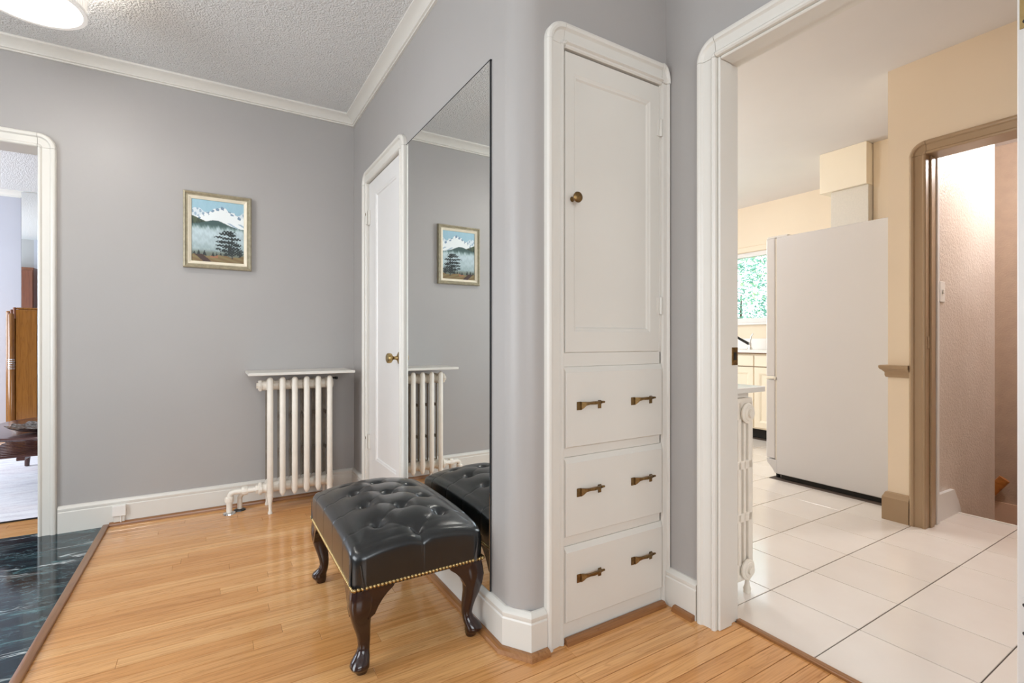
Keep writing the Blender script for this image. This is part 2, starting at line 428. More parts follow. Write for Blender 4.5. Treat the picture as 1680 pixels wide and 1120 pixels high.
wall('wall_back', [((-2.3, -2.15, 0), (-1.4, -2.0, T)), ((.7, -2.15, 0), (XK1, -2.0, T)), ((-1.4, -2.15, 0), (.7, -2.0, .7)), ((-1.4, -2.15, 2.2), (.7, -2.0, T))], lambda n, c: 0, [M['grey']], 'grey hallway wall behind the viewer with an opening added for fill light')  # unseen opening, added to hold the rear fill light
wall('wall_entry', [((-2.45, -2.0, 0), (-2.3, .6, T)), ((-2.45, 2.1, 0), (-2.3, YL+.15, T)), ((-2.45, .6, 0), (-2.3, 2.1, .5)), ((-2.45, .6, 2.2), (-2.3, 2.1, T))], lambda n, c: 0, [M['grey']], 'grey entry wall with a glazed opening beside the marble floor')
# kitchen
wall('wall_basement', [((XF, 1.095, 0), (XF+.12, 1.25, T)), ((XF, -.1, 2.0), (XF+.12, 1.095, T)), ((XF, -1.0, 0), (XF+.12, -.1, T))],
     lambda n, c: 1 if n.x > .5 else 0, [M['cream'], M['stairwall']], 'cream kitchen wall around the taupe basement doorway')
wall('wall_stair_left', [((XF+.12, 1.10, -1.6), (4.384, 1.25, T))], lambda n, c: 1 if n.y > .5 else 0, [M['stairwall'], M['cream']], 'pale glossy textured plaster wall beside the basement stairs')
wall('wall_stair_end', [((5.2, -1.0, -1.6), (5.3, 1.6, T))], lambda n, c: 0, [M['brownwall']], 'taupe textured wall at the far end of the stairwell')
wall('wall_stair_riser', [((3.55, -1.0, -1.6), (3.679, 1.10, -.1201))], lambda n, c: 0, [M['brownwall']], 'hidden riser wall below the tiled landing')
wall('wall_stair_right', [((XF+.13, -1.1, -1.6), (5.2, -1.0, T))], lambda n, c: 0, [M['brownwall']], 'taupe wall on the hidden side of the stairwell')
wall('wall_stair_turn', [((4.384, 1.5, -1.6), (5.2, 1.6, T)), ((4.284, 1.25, -1.6), (4.384, 1.6, T))], lambda n, c: 0, [M['brownwall']], 'taupe wall where the basement stairs turn')
struct(MB().box((5.185, .4, -1.6), (5.2, 1.5, -.25)), 'trim_18', M['pinkwall'], 'peach painted dado low on the stairwell end wall below the handrail', 'dado')
box_struct('floor_stair', (XF+.45, -1.0, -1.75), (5.3, 1.6, -1.6), M['brownwall'], 'lower floor of the basement stairwell', 'floor')
WY0, WY1, WZ0, WZ1 = 2.75, 3.95, 1.20, 1.99      # kitchen window
KX = 5.15
wall('wall_window', [((KX, 1.6, -.0), (KX+.15, WY0, T)), ((KX, WY1, 0), (KX+.15, 4.5, T)), ((KX, WY0, 0), (KX+.15, WY1, WZ0)), ((KX, WY0, WZ1), (KX+.15, WY1, T))], lambda n, c: 0, [M['cream']], 'cream kitchen wall around the garden window')
wall('wall_alcove', [((4.30, 1.61, 0), (KX, 1.76, T))], lambda n, c: 0, [M['cream']], 'cream wall projecting behind the refrigerator')
wall('wall_kitchen_side', [((XK1, 4.5, 0), (2.25, 4.65, T)), ((4.15, 4.5, 0), (5.3, 4.65, T)), ((2.25, 4.5, 0), (4.15, 4.65, .9)), ((2.25, 4.5, 2.2), (4.15, 4.65, T))], lambda n, c: 0, [M['cream']], 'cream kitchen wall with a window out of view')
wall('wall_kitchen_near', [((XK1, -1.1, 0), (XF+.13, -1.0, T))], lambda n, c: 0, [M['cream']], 'cream kitchen wall behind the open door')
# living room
wall('wall_living_far', [((-4.0, 6.85, 0), (1.4, 7.0, T))], lambda n, c: 0, [M['lavender']], 'pale lavender far wall of the living room')
wall('wall_living_right', [((1.3, YL+.15, 0), (1.4, 6.85, T))], lambda n, c: 0, [M['lavender']], 'pale lavender side wall of the living room out of view')
wall('wall_living_left', [((-4.15, YL, 0), (-4.0, 4.0, T)), ((-4.15, 6.4, 0), (-4.0, 7.0, T)), ((-4.15, 4.0, 0), (-4.0, 6.4, .65)), ((-4.15, 4.0, 2.25), (-4.0, 6.4, T))], lambda n, c: 0, [M['lavender']], 'pale lavender window wall of the living room')
wall('wall_living_near', [((-4.0, YL, 0), (-2.45, YL+.15, T))], lambda n, c: 0, [M['lavender']], 'pale lavender living room wall beside the hallway')

# ---- crown mouldings, baseboards, shoe mouldings
CROWN = [(0, CEIL), (.062, CEIL), (.062, CEIL-.010), (.050, CEIL-.016), (.034, CEIL-.024), (.022, CEIL-.038), (.018, CEIL-.044), (.018, CEIL-.050), (.010, CEIL-.052), (.010, CEIL-.060), (0, CEIL-.060)]
struct(sweep([(-2.3, YL), (XM, YL), (XM, YC+R+.001)], CROWN), 'trim_1', M['white'], 'white crown moulding along the top of the grey hallway walls', 'crown moulding', smooth=True, angle=25)
struct(sweep([(-4.0, 6.85), (-.2, 6.85)], CROWN), 'trim_2', M['white'], 'white crown moulding in the living room seen through the left doorway', 'crown moulding', smooth=True, angle=25)
BASE = [(0, 0), (.020, 0), (.020, .105), (.017, .110), (.019, .116), (.019, .124), (.014, .131), (.006, .137), (0, .138)]
SHOE = [(.0205, 0), (.041, 0), (.041, .006), (.038, .014), (.031, .019), (.0205, .020)]
def base(name, path, label): return struct(sweep(path, BASE), name, M['white'], label, 'baseboard', smooth=True, angle=25)
def shoe(name, path, label, mat='oaktrim', prof=SHOE): return struct(sweep(path, prof), name, M[mat], label, 'shoe moulding', smooth=True, angle=25)
base('baseboard_left', [(LD1+.076, YL), (XM, YL), (XM, CD1+.077)], 'white baseboard behind the radiator below the grey wall')
base('baseboard_corner', [(XM, CD0-.077), (XM, 1.372), (.862, YC), (CB0-.073, YC)], 'white baseboard under the mirror with an angled piece around the rounded corner')
base('baseboard_kitchen_doorway', [(XK0, YC-.0), (XK0, KD1+.074)], 'short white baseboard between linen cabinet and kitchen doorway')
shoe('trim_3', [(-.478, YL), (XM, YL), (XM, CD1+.08)], 'oak shoe moulding along the foot of the picture wall')
shoe('trim_4', [(XM, CD0-.08), (XM, 1.372), (.862, YC), (CB0-.073, YC)], 'oak shoe moulding below the mirror and around the rounded corner', 'oaktrim_y')
shoe('trim_5', [(CB0+.001, YC+.008), (XK0-.035, YC+.008)], 'oak shoe moulding along the foot of the linen cabinet')
shoe('trim_6', [(XK0, YC-.06), (XK0, KD1+.078)], 'short oak shoe moulding beside the kitchen doorway', 'oaktrim_y')
struct(MB().box((-.507, -2.0, 0), (-.478, YL-.02, .013), .005, seg=2), 'trim_7', M['oaktrim_y'], 'oak edging strip between the marble and the wooden floor', 'edging strip', smooth=True)
struct(MB().box((1.584, KD0, -.01), (1.606, KD1-.002, .010), .004, seg=2), 'trim_8', M['oaktrim_y'], 'oak threshold strip between hallway floor and kitchen tiles', 'threshold')

# ---- door casings: two legs, two quarter-round corner blocks, a head
CAS = [(.000, 0), (.000, .012), (.004, .017), (.010, .018), (.014, .015), (.017, .012), (.046, .015), (.049, .018), (.052, .023), (.060, .025), (.067, .023), (.072, .016), (.072, 0)]
def casing(name, O, U, N, w, ztop, mat, label, legs=(1, 1), prof=CAS, z0=0.0, head=True, sx=1.0):
    """O: opening's first lower corner on the wall face; U along the wall, N into the room"""
    O, U, N, Z = Vector(O), Vector(U), Vector(N), Vector((0, 0, 1))
    root = thing(name, O, label, 'door casing', kind='structure')
    prof = [(a*sx, b) for a, b in prof]
    def sec(org, d): return [org+d*a+N*b for a, b in prof]
    for k, d in ((0, -U), (1, U)):
        if not legs[k]: continue
        p = O+U*(w*k)
        MB().rings([sec(p+Z*z0, d), sec(p+Z*(ztop-.0014), d)]).build('casing_leg', mat, root, True, 25)
        q = p+Z*ztop
        MB().rings([sec(q, d*math.cos(t)+Z*math.sin(t)) for t in [PI/2*i/12 for i in range(13)]]).build('casing_corner', mat, root, True, 25)
    if head:
        MB().rings([sec(O+Z*ztop+U*.0014, Z), sec(O+Z*ztop+U*(w-.0014), Z)]).build('casing_head', mat, root, True, 25)
    return root
t = casing('trim_9', (LD1, YL, 0), (-1, 0, 0), (0, -1, 0), LD1-LD0, HEAD+.01, M['white'], 'white rounded-corner casing of the living room doorway', (1, 1))
for x0, x1 in ((LD1, LD1+.02), (LD0-.02, LD0)): MB().box((x0, YL-.001, 0), (x1, YL+.15, HEAD+.01), .001).build('jamb', M['white'], t)
MB().box((LD0-.02, YL-.001, HEAD+.01), (LD1+.02, YL+.15, HEAD+.03), .001).build('head_jamb', M['white'], t)
t = casing('trim_10', (XK0, KD1, 0), (0, -1, 0), (-1, 0, 0), KD1-KD0, HEAD, M['white'], 'white rounded-corner casing of the kitchen doorway')
MB().box((XK0-.001, KD1, 0), (XK1, KD1+.02, HEAD), .0015).build('jamb', M['white'], t)
MB().box((XK0-.001, KD1-.010, 0), (1.552, KD1-.0002, HEAD), .003).build('door_stop', M['white'], t)
MB().box((XK0-.001, KD0-.02, 0), (XK1, KD0, HEAD), .0015).build('jamb', M['white'], t)
MB().box((XK0-.001, KD0-.02, HEAD), (XK1, KD1+.02, HEAD+.02), .0015).build('head_jamb', M['white'], t)
MB().box((XK0-.001, KD0, HEAD-.010), (1.552, KD1-.011, HEAD-.0002), .003).build('door_stop', M['white'], t)
sp = MB().box((1.562, KD1-.0025, .912), (1.596, KD1-.0002, .975), .001).build('strike_plate', M['bronze'], t); sp['label'] = 'small bronze strike plate on the doorway edge'
MB().box((1.573, KD1-.004, .93), (1.586, KD1-.0024, .957)).build('latch_hole', M['black'], sp)
t = casing('trim_11', (XM, CD0, 0), (0, 1, 0), (-1, 0, 0), CD1-CD0, CH, M['white'], 'white rounded-corner casing of the closet door')
MB().box((XM-.0, CD0-.014, 0), (XM+.1, CD0, CH), .001).build('jamb', M['white'], t)
MB().box((XM-.0, CD1, 0), (XM+.1, CD1+.014, CH), .001).build('jamb', M['white'], t)
MB().box((XM-.0, CD0-.014, CH), (XM+.1, CD1+.014, CH+.014), .001).build('head_jamb', M['white'], t)
t = casing('trim_12', (XF, 1.075, 0), (0, -1, 0), (-1, 0, 0), 1.135, 1.985, M['brown'], 'taupe rounded-corner casing of the basement doorway')
MB().box((XF-.001, 1.075, 0), (XF+.120, 1.0945, 1.985), .0015).build('jamb', M['brown'], t)
MB().box((XF+.035, 1.066, 0), (XF+.075, 1.0748, 1.985), .002).build('door_stop', M['brown'], t)
MB().box((XF-.001, -.06, 1.985), (XF+.120, 1.0945, 2.00), .0015).build('head_jamb', M['brown'], t)
MB().box((XF+.1202, 1.068, 0), (XF+.150, 1.0995, 2.03), .003).build('casing_back', M['whiteB'], t)['label'] = 'white inner edge of the casing on the stair side'
sp = MB().box((XF+.008, 1.0722, .955), (XF+.033, 1.0749, 1.02), .001).build('strike_plate', M['brown'], t)
BB = [(0, 0), (.022, 0), (.022, .125), (.017, .135), (.010, .152), (0, .155)]
struct(sweep([(XF+.05, 1.25), (XF, 1.25), (XF, 1.148)], BB), 'baseboard_taupe', M['brown'], 'tall taupe baseboard beside the basement doorway', 'baseboard', smooth=True, angle=25)
CR = [(0, .795), (.008, .795), (.012, .805), (.012, .822), (.022, .834), (.030, .840), (.034, .848), (.034, .858), (.028, .862), (0, .862)]
struct(sweep([(XF+.05, 1.25), (XF, 1.25), (XF, 1.148)], CR), 'trim_13', M['brown'], 'taupe chair rail wrapping the end of the cream wall', 'chair rail', smooth=True, angle=25)
struct(MB().rings([[(x, yy, z) for x, z in ((XF+.155, 0), (3.68, 0), (3.745, -.02), (3.70, .06), (3.645, .128), (3.63, .145), (XF+.155, .150))] for yy in (1.0995, 1.080)]), 'baseboard_stair', M['whiteB'], 'short white stair skirting with a sloping end beside the tiled landing', 'skirting')
struct(MB().box((XF+.452, -.1, -.03), (3.70, 1.098, .004), .003), 'trim_14', M['white'], 'pale nosing along the edge of the tiled landing', 'nosing')
hr = thing('handrail', (5.13, 1.2, -.1), 'short orange wooden handrail on the taupe stairwell wall', 'handrail')
a, b = Vector((5.13, 1.42, -.34)), Vector((5.13, 1.232, -.052)); d = (b-a).normalized(); u = Vector((1, 0, 0)); w = d.cross(u)
MB().rings([[p+u*(.02*math.cos(q))*1.0+w*(.035*math.sin(q)) for q in [2*PI*k/16 for k in range(16)]] for p in (a, b)]).build('rail', M['oakrail'], hr, True)
MB().tube([b-d*.17, b-d*.17+Vector((.055, 0, 0))], .008).build('bracket', M['bronze'], hr)


# ------------------------------------------------------------------ closet door
XD = XM+.004
def panel_door(root, name, x_face, y0, y1, z0, z1, py0, py1, pz0, pz1, mat, thick=.035, sgn=1, axis='x'):
    """frame with one recessed panel; the face looks to -x (or -y)"""
    def P(d, a, z): return (x_face+d, a, z) if axis == 'x' else (a, x_face+d, z)
    m = MB(); e = .016; dp = .009
    def ring(a0, a1, b0, b1, d): return [P(d, a0, b0), P(d, a1, b0), P(d, a1, b1), P(d, a0, b1)]
    rs = [ring(y0, y1, z0, z1, thick), ring(y0, y1, z0, z1, .002), ring(y0+.002, y1-.002, z0+.002, z1-.002, 0), ring(py0-e, py1+e, pz0-e, pz1+e, 0), ring(py0-e*.6, py1+e*.6, pz0-e*.6, pz1+e*.6, .003),
          ring(py0-e*.3, py1+e*.3, pz0-e*.3, pz1+e*.3, .0035), ring(py0, py1, pz0, pz1, dp)]
    m.rings(rs); return m.build(name, mat, root)
cd = thing('door_1', (XM, (CD0+CD1)/2, 0), 'white single-panel closet door with a brass knob', 'door', kind='structure')
panel_door(cd, 'door_leaf', XD, CD0+.003, CD1-.003, .012, CH-.004, 2.53, 2.88, .308, 1.855, M['whiteB'])
k = MB().lathe([(.0, 0), (.030, 0), (.031, .003), (.022, .007), (.012, .012), (.009, .02), (.009, .030), (.014, .036), (.024, .043), (.0265, .052), (.025, .062), (.019, .066), (.0, .066)], (XD-.0005, 2.462, .909), (-1, 0, 0), 24).build('knob', M['brass'], cd, True, 30); k['label'] = 'brass knob with a round rosette'
for zz in (1.75, .38):
    h = thing('hinge', (XM-.02, CD1-.004, zz), 'small hinge painted over in white', ''); h.parent = cd; h.location = h.location-cd.location
    MB().tube([(XM-.012, CD1-.002, zz-.04), (XM-.012, CD1-.002, zz+.04)], .006, 10).build('pin', M['white'], h)
    MB().box((XM-.006, CD1-.035, zz-.045), (XM+.0035, CD1-.004, zz+.045), .001).build('leaf', M['white'], h)
    MB().box((XM-.019, CD1-.006, zz+.015), (XM-.0175, CD1+.002, zz+.03)).build('worn_patch', M['bronze'], h)

# kitchen door, standing open into the kitchen: its hinge edge shows at the picture's border
kd = thing('door_2', (1.62, .345, 0), 'white kitchen door standing open at the edge of the doorway', 'door', kind='structure')
MB().box((1.612, .326, .012), (2.34, .366, HEAD-.005), .002).build('door_leaf', M['whiteB'], kd)
for zz in (1.775, .351, ):
    h = MB().box((1.610, .331, zz-.049), (1.6118, .3615, zz+.049), .0006).build('hinge', M['brass'] if zz > 1 else M['whiteB'], kd)
    h['label'] = 'bare brass hinge plate' if zz > 1 else 'hinge plate painted white'
    for dz in (-.033, 0, .033): MB().lathe([(0, 0), (.005, 0), (.004, .001), (0, .001)], (1.6099, .352 if dz else .342, zz+dz), (-1, 0, 0), 10).build('screw', M['steel'], h)

# ------------------------------------------------------------------ linen cabinet (built in)
lc = thing('linen_cabinet', ((CB0+CB1)/2, YC, 0), 'white built-in linen cabinet with a panelled door above three drawers', 'cabinet')
U, N, Z = Vector((1, 0, 0)), Vector((0, -1, 0)), Vector((0, 0, 1))
def sec(org, d): return [org+d*a+N*b for a, b in CAS]
for sgn, x in ((-1, CB0), (1, CB1)):
    p = Vector((x, YC, 0)); sxx = 1.0 if sgn < 0 else .50
    def sc(org, d): return [org+d*a*(sxx if abs(d.x) > .5 else 1)+N*b for a, b in CAS]
    MB().rings([sc(p, U*sgn), sc(p+Z*(CBH-.0008), U*sgn)]).build('casing_leg', M['white'], lc, True, 25)
    q = p+Z*CBH
    if sgn < 0: MB().rings([sec(q, U*sgn*math.cos(t)+Z*math.sin(t)) for t in [PI/2*i/12 for i in range(13)]]).build('casing_corner', M['white'], lc, True, 25)
    else:
        rr = []
        for i in range(9):
            tt = PI/2*i/8; rr.append([q+U*(a*.5*math.cos(tt))+Z*(a*math.sin(tt))+N*(b+.004) for a, b in CAS])
        MB().rings(rr).build('casing_corner', M['white'], lc, True, 25)
MB().rings([sec(Vector((CB0+.0008, YC, CBH)), Z), sec(Vector((CB1-.0008, YC, CBH)), Z)]).build('casing_head', M['white'], lc, True, 25)
yb = YC-.006
def cb(x0, x1, z0, z1, name, y0=None, bev=.0015):
    return MB().box((x0, YC-.006 if y0 is None else y0, z0), (x1, YC+.016, z1), bev).build(name, M['white'], lc)
cb(CB0, CB1, 0, .0668, 'toe_board', YC-.008)
cb(CB0-.008, CB1+.008, .9112, .9585, 'rail')
cb(CB0-.008, CB1+.008, .6112, .6428, 'rail'); cb(CB0-.008, CB1+.008, .3172, .3488, 'rail')
cb(CB0-.008, CB0+.006, .064, CBH, 'stile'); cb(CB1-.006, CB1+.008, .064, CBH, 'stile')
MB().rings([[(x, yy, z) for yy, z in ((YC+.016, CBH-.008), (YC-.012, CBH-.008), (YC-.016, CBH-.004), (YC-.016, CBH+.002), (YC-.024, CBH+.006), (YC-.024, CBH+.012), (YC+.016, CBH+.012))] for x in (CB0+.003, CB1-.003)]).build('drip_moulding', M['white'], lc, True, 25)
MB().box((CB0-.02, YC+.10, 0), (CB1+.02, YC+.13, CBH)).build('back_board', M['black'], lc)
# the door
cdo = panel_door(lc, 'door', YC-.008, CB0+.008, CB1-.008, .959, CBH-.014, 1.045, 1.375, 1.045, 1.875, M['white'], .022, axis='y')
kn = MB().lathe([(0, 0), (.009, 0), (.007, .004), (.0055, .010), (.0055, .018), (.010, .022), (.0165, .026), (.018, .030), (.0165, .034), (.012, .037), (0, .038)], (1.022, YC-.0085, 1.47), (0, -1, 0), 22).build('knob', M['bronze'], cdo, True, 30); kn['label'] = 'round aged brass knob'
for zz in (1.80, 1.13):
    MB().box((CB1-.022, YC-.0105, zz-.03), (CB1+.012, YC-.0078, zz+.03), .0005).tube([(CB1-.006, YC-.014, zz-.032), (CB1-.006, YC-.014, zz+.032)], .005, 8).build('hinge', M['white'], cdo)
# the drawers
def handle(parent, x, z, rev=False):
    """pull: a forked plate, a slender bar, a small strap plate"""
    y0 = YC-.0185
    h = thing('handle', (x, y0, z), 'aged bronze drawer pull', ''); h.parent = parent; h.location = Vector((x, y0, z))-WL[parent.name]
    m = MB().box((x-.054, y0-.003, z-.014), (x-.036, y0-.0001, z+.014), .001)
    m.build('plate', M['bronze'], h)
    MB().box((x+.038, y0-.003, z-.014), (x+.052, y0-.0001, z+.014), .001).build('plate', M['bronze'], h)
    MB().rings([[(x+dx, y0-dy-hh, z+up-ww), (x+dx, y0-dy+hh, z+up-ww), (x+dx, y0-dy+hh, z+up+ww), (x+dx, y0-dy-hh, z+up+ww)] for dx, dy, ww, hh, up in
                ((-.038, .003, .013, .003, 0), (-.031, .007, .010, .004, .003), (-.024, .012, .006, .0035, .007), (-.010, .015, .004, .0035, .008), (.010, .016, .005, .004, .008), (.030, .015, .004, .0035, .008), (.040, .010, .0045, .006, .008), (.047, .006, .0045, .0055, .008))]).build('bar', M['bronze'], h, True, 50)
    MB().tube([(x+.044, y0-.0115, z+.008), (x+.058, y0-.0115, z+.008)], [.0045, .0035], 8).build('tip', M['bronze'], h)
for k, (z0, z1) in enumerate(((.643, .911), (.349, .611), (.067, .317))):
    m = MB(); x0, x1 = CB0+.002, CB1-.002; yf = YC-.018; yb = YC-.002
    def rg(a, zb, zt, yy): return [(x0+a, yy, z0+zb), (x1-a, yy, z0+zb), (x1-a, yy, z1-zt), (x0+a, yy, z1-zt)]
    m.rings([rg(0, 0, 0, yb), rg(0, 0, 0, yf+.010), rg(.003, .003, .016, yf+.0015), rg(.005, .005, .018, yf)])
    d = m.build('drawer', M['white'], lc)
    zc = z0+.5*(z1-z0)+(.003 if k else .004)
    zc = (.781, .492, .206)[k]
    handle(d, 1.087, zc); handle(d, 1.335, zc)

# ------------------------------------------------------------------ big mirror
mt = thing('wall_mirror', (XM, 1.9, .137), 'large frameless mirror beside the closet door above the ottoman', 'mirror')
MB().box((XM-.007, 1.474, .139), (XM-.0008, 2.325, 1.958), .0012).build('glass', M['mirror'], mt)
MB().box((XM-.0075, 1.4715, .139), (XM-.0008, 1.4738, 1.958), .0005).build('edge', M['mirror_edge'], mt)
MB().box((XM-.0075, 1.468, 1.9583), (XM-.0008, 2.325, 1.9613), .0005).build('edge', M['mirror_edge'], mt)

# ------------------------------------------------------------------ landscape painting
pf = thing('framed_painting', (.025, YL, 1.42), 'small framed painting of snowy mountains above a misty lake', 'painting')
px0, px1, pz0, pz1 = -.150, .198, 1.421, 1.864
ZT = lambda z: 0.0
def frame_ring(prof, mat, name):
    m = MB(); rs = []
    for a, b in prof: rs.append([(px0+a, YL-b, pz0+a), (px1-a, YL-b, pz0+a), (px1-a, YL-b, pz1-a), (px0+a, YL-b, pz1-a)])
    rs.append(rs[0]); m.rings(rs, True, False); return m.build(name, mat, pf, False)
frame_ring([(0, .002), (0, .022), (.003, .028), (.009, .030), (.014, .026), (.017, .022), (.021, .023), (.023, .021), (.023, .002)], M['frame_gold'], 'frame')
frame_ring([(.0232, .002), (.0232, .020), (.026, .022), (.041, .014), (.041, .002)], M['frame_cream'], 'liner')
def paint_fn(u, v):
    """u to the right, v upwards, both 0..1: sky, snowy range, dark hills, mist, meadow, pine"""
    def nz(a, b, s=1.0): return (math.sin(a*12.9898*s+b*78.233)*43758.5453) % 1.0
    def sm(a, b, x): t = max(0, min(1, (x-a)/(b-a))); return t*t*(3-2*t)
    def mx(a, b, t): return tuple(a[i]*(1-t)+b[i]*t for i in range(3))
    wob = .012*math.sin(u*31+v*9)+.008*math.sin(u*67-v*23)+.006*math.sin(u*120+v*70)
    col = mx((.52, .68, .74), (.60, .74, .80), v+wob*6)
    # far range
    r1 = .79+.06*math.sin(u*7.0+.6)+.022*math.sin(u*19)+.006*math.sin(u*47)
    if v < r1:
        f = math.sin(u*38+v*52)+math.sin(u*90-v*35)*.6
        col = (.82, .86, .88) if f > -.5 else (.58, .67, .74)
    pk = .92-abs(u-.56)*(.42 if u < .56 else .40)+.010*math.sin(u*33)+.004*math.sin(u*80)
    if v < pk:
        edge = (pk-v)
        f = math.sin(u*55+v*40)+.8*math.sin(u*23-v*80)
        col = (.90, .92, .92) if (edge > .05 or f > -.2) else (.46, .55, .64)
        if v < .66 and math.sin(u*30+v*66) > .55: col = (.62, .70, .76)
    # dark hills
    hl = .765-.30*u if u < .34 else 0
    hl2 = .60+.085*math.exp(-((u-.45)/.26)**2)-.06*max(0, u-.5)
    if u < .34 and v < hl-.03: col = mx((.13, .19, .18), (.28, .33, .24), sm(.56, .70, v+wob*3))
    if v < hl2: col = mx((.55, .64, .62), (.24, .33, .32), sm(.50+wob, .62, v))
    # mist over the lake
    t = sm(.60+wob*1.5, .50+wob*1.5, v)
    mist = mx((.70, .77, .79), (.60, .67, .68), sm(.45, .15, v)); mist = tuple(c+.03*math.sin(v*40+u*6+wob*90) for c in mist)
    col = mx(col, mist, t)
    # shore
    if v < .20+.02*math.sin(u*9): col = mx(col, (.40, .43, .38), sm(.22, .12, v))
    for c, h in ((.05, .07), (.13, .09), (.24, .09), (.40, .07), (.47, .06), (.55, .07), (.64, .08), (.93, .08)):
        if .09 < v < .10+h and abs(u-c) < (.10+h-v)*.42+.004*math.sin(v*300): col = (.10, .14, .13)
    if v < .105+.012*math.sin(u*14)+.006*math.sin(u*40):
        f = .5+.5*math.sin(u*22+v*90); col = mx((.46, .36, .22), (.50, .44, .28), f)
        if abs(u-.30+v*1.5) < .08: col = (.24, .15, .11)
        if .35 < u < .5 and v > .07: col = (.60, .40, .28)
    # the pine
    trunk = .755+.02*math.sin(v*22)
    if .07 < v < .52 and abs(u-trunk) < .010: col = (.14, .11, .09)
    for cx, cy, rx, ry in ((.70, .50, .13, .035), (.60, .47, .10, .022), (.76, .46, .10, .03), (.52, .415, .10, .020), (.82, .40, .13, .028), (.66, .40, .12, .025), (.58, .34, .12, .028), (.74, .335, .13, .035), (.86, .30, .10, .03),
                       (.68, .27, .13, .035), (.53, .28, .08, .02), (.80, .24, .16, .035), (.92, .20, .08, .03), (.62, .20, .10, .03), (.75, .19, .16, .04), (.50, .22, .06, .02), (.72, .14, .12, .03), (.9, .155, .1, .03)):
        q = ((u-cx)/rx)**2+((v-cy)/ry)**2
        if q < .80+.55*math.sin(u*95+cx*40)*math.sin(v*120+cy*60)+.3*math.sin(u*210): col = (.075, .115, .115) if math.sin(u*90+v*140) > -.6 else (.16, .21, .19)
    return col
GX, GZ = 116, 156
a0, a1, b0, b1 = px0+.0415, px1-.0415, pz0+.0415, pz1-.0415
vs = [(a0+(a1-a0)*i/GX, YL-.010, b0+(b1-b0)*j/GZ) for j in range(GZ+1) for i in range(GX+1)]
fs = [(j*(GX+1)+i, j*(GX+1)+i+1, (j+1)*(GX+1)+i+1, (j+1)*(GX+1)+i) for j in range(GZ) for i in range(GX)]
cv = MB().add(vs, fs).build('canvas', M['paint'], pf)
at = cv.data.color_attributes.new('paint', 'FLOAT_COLOR', 'POINT')
flat = []
for j in range(GZ+1):
    for i in range(GX+1):
        c = paint_fn(i/GX, j/GZ); flat += [max(0, x)**2.2 for x in c]+[1.0]
at.data.foreach_set('color', flat)
MB().box((px0+.02, YL-.008, pz0+.02), (px1-.02, YL-.002, pz1-.02)).build('backing', M['frame_cream'], pf)

# ------------------------------------------------------------------ hallway radiator and its shelf
rad = thing('radiator', (.44, 3.23, 0), 'white six-section cast iron radiator below the grey wall', 'radiator')
RY0, RY1 = 3.140, 3.325; RP = .0656; RX = .279
def rad_section(x, name, leg):
    m = MB()
    ys = [RY0]
    for k, yy in enumerate(ys):
        zb, zt = .112, .785
        r = .0165
        if k in (0, 3):
            prof = [(0, zb-.018), (r*.5, zb-.014), (r, zb+.004), (r, zt-.014), (r*.75, zt-.004), (r*.3, zt), (0, zt)]
        else: prof = [(0, .15), (r, .16), (r, .735), (0, .745)]
        m.lathe([(max(a, .0005), h) for a, h in prof], (x, yy, 0), (0, 0, 1), 10)
    for zc in (.735, .135):                                        # header bulbs along the depth
        m.rings([[(x+.022*math.cos(q)*s, RY0+(RY1-RY0)*f, zc+.034*math.sin(q)*s) for q in [2*PI*i/12 for i in range(12)]] for f, s in ((.03, .35), (.12, .85), (.3, 1), (.7, 1), (.88, .85), (.97, .35))])
    o = m.build(name, M['radiator'], rad, True, 40)
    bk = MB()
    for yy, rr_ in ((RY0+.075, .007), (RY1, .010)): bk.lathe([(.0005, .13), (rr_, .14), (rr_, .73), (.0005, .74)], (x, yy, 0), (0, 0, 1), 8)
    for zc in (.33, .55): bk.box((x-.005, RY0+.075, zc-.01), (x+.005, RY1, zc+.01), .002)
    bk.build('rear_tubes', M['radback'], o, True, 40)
    if leg:
        for yy in (RY0, RY1):
            MB().lathe([(.0165, .115), (.0165, .10), (.013, .075), (.009, .05), (.0085, .02), (.0125, .008), (.0125, 0.0)], (x, yy, 0), (0, 0, 1), 12).build('foot', M['radiator'], o, True, 40)
    return o
s0 = rad_section(RX, 'section', True)
for k in range(1, 5):
    d_ = Vector((RP*k, 0, 0)); s_ = share(s0, 'section', WL[s0.name]+d_, rad)
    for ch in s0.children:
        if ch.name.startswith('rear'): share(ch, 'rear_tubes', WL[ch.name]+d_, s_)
rad_section(RX+RP*5, 'section', True)
for zc in (.735, .135):
    MB().tube([(RX-.045, RY0+.07, zc), (RX+RP*5+.03, RY0+.07, zc)], .029, 16).build('header_pipe', M['radiator'], rad, True, 40)
    MB().lathe([(0, 0), (.036, 0), (.036, .012), (.030, .016), (.018, .016), (.018, .026), (0, .026)], (RX-.04, RY0+.07, zc), (-1, 0, 0), 6 if zc > .5 else 16).build('plug', M['radiator'], rad)
MB().tube([(RX+RP*5+.028, RY0+.07, .765), (RX+RP*5+.05, RY0+.05, .765)], .006, 8).lathe([(0, 0), (.009, 0), (.009, .012), (0, .012)], (RX+RP*5+.045, RY0+.055, .765), (1, -1, 0), 10).build('air_valve', M['steel'], rad)
vp = rad
def pipe(pts, r, name): return MB().tube(pts, r, 14).build(name, M['radiator'], vp, True, 40)
ya, yb2 = 3.262, 3.300
def elbow(p0, c, p1, n=6): return [Vector(p0).lerp(Vector(c), t).lerp(Vector(c).lerp(Vector(p1), t), t) for t in [i/n for i in range(n+1)]]
pipe([(.078, ya, 0.0), (.078, ya, .075)]+elbow((.078, ya, .085), (.078, ya, .125), (.115, ya-.012, .125))+[(.15, ya-.02, .125), (.235, RY0+.07, .135)], .0155, 'supply_pipe')
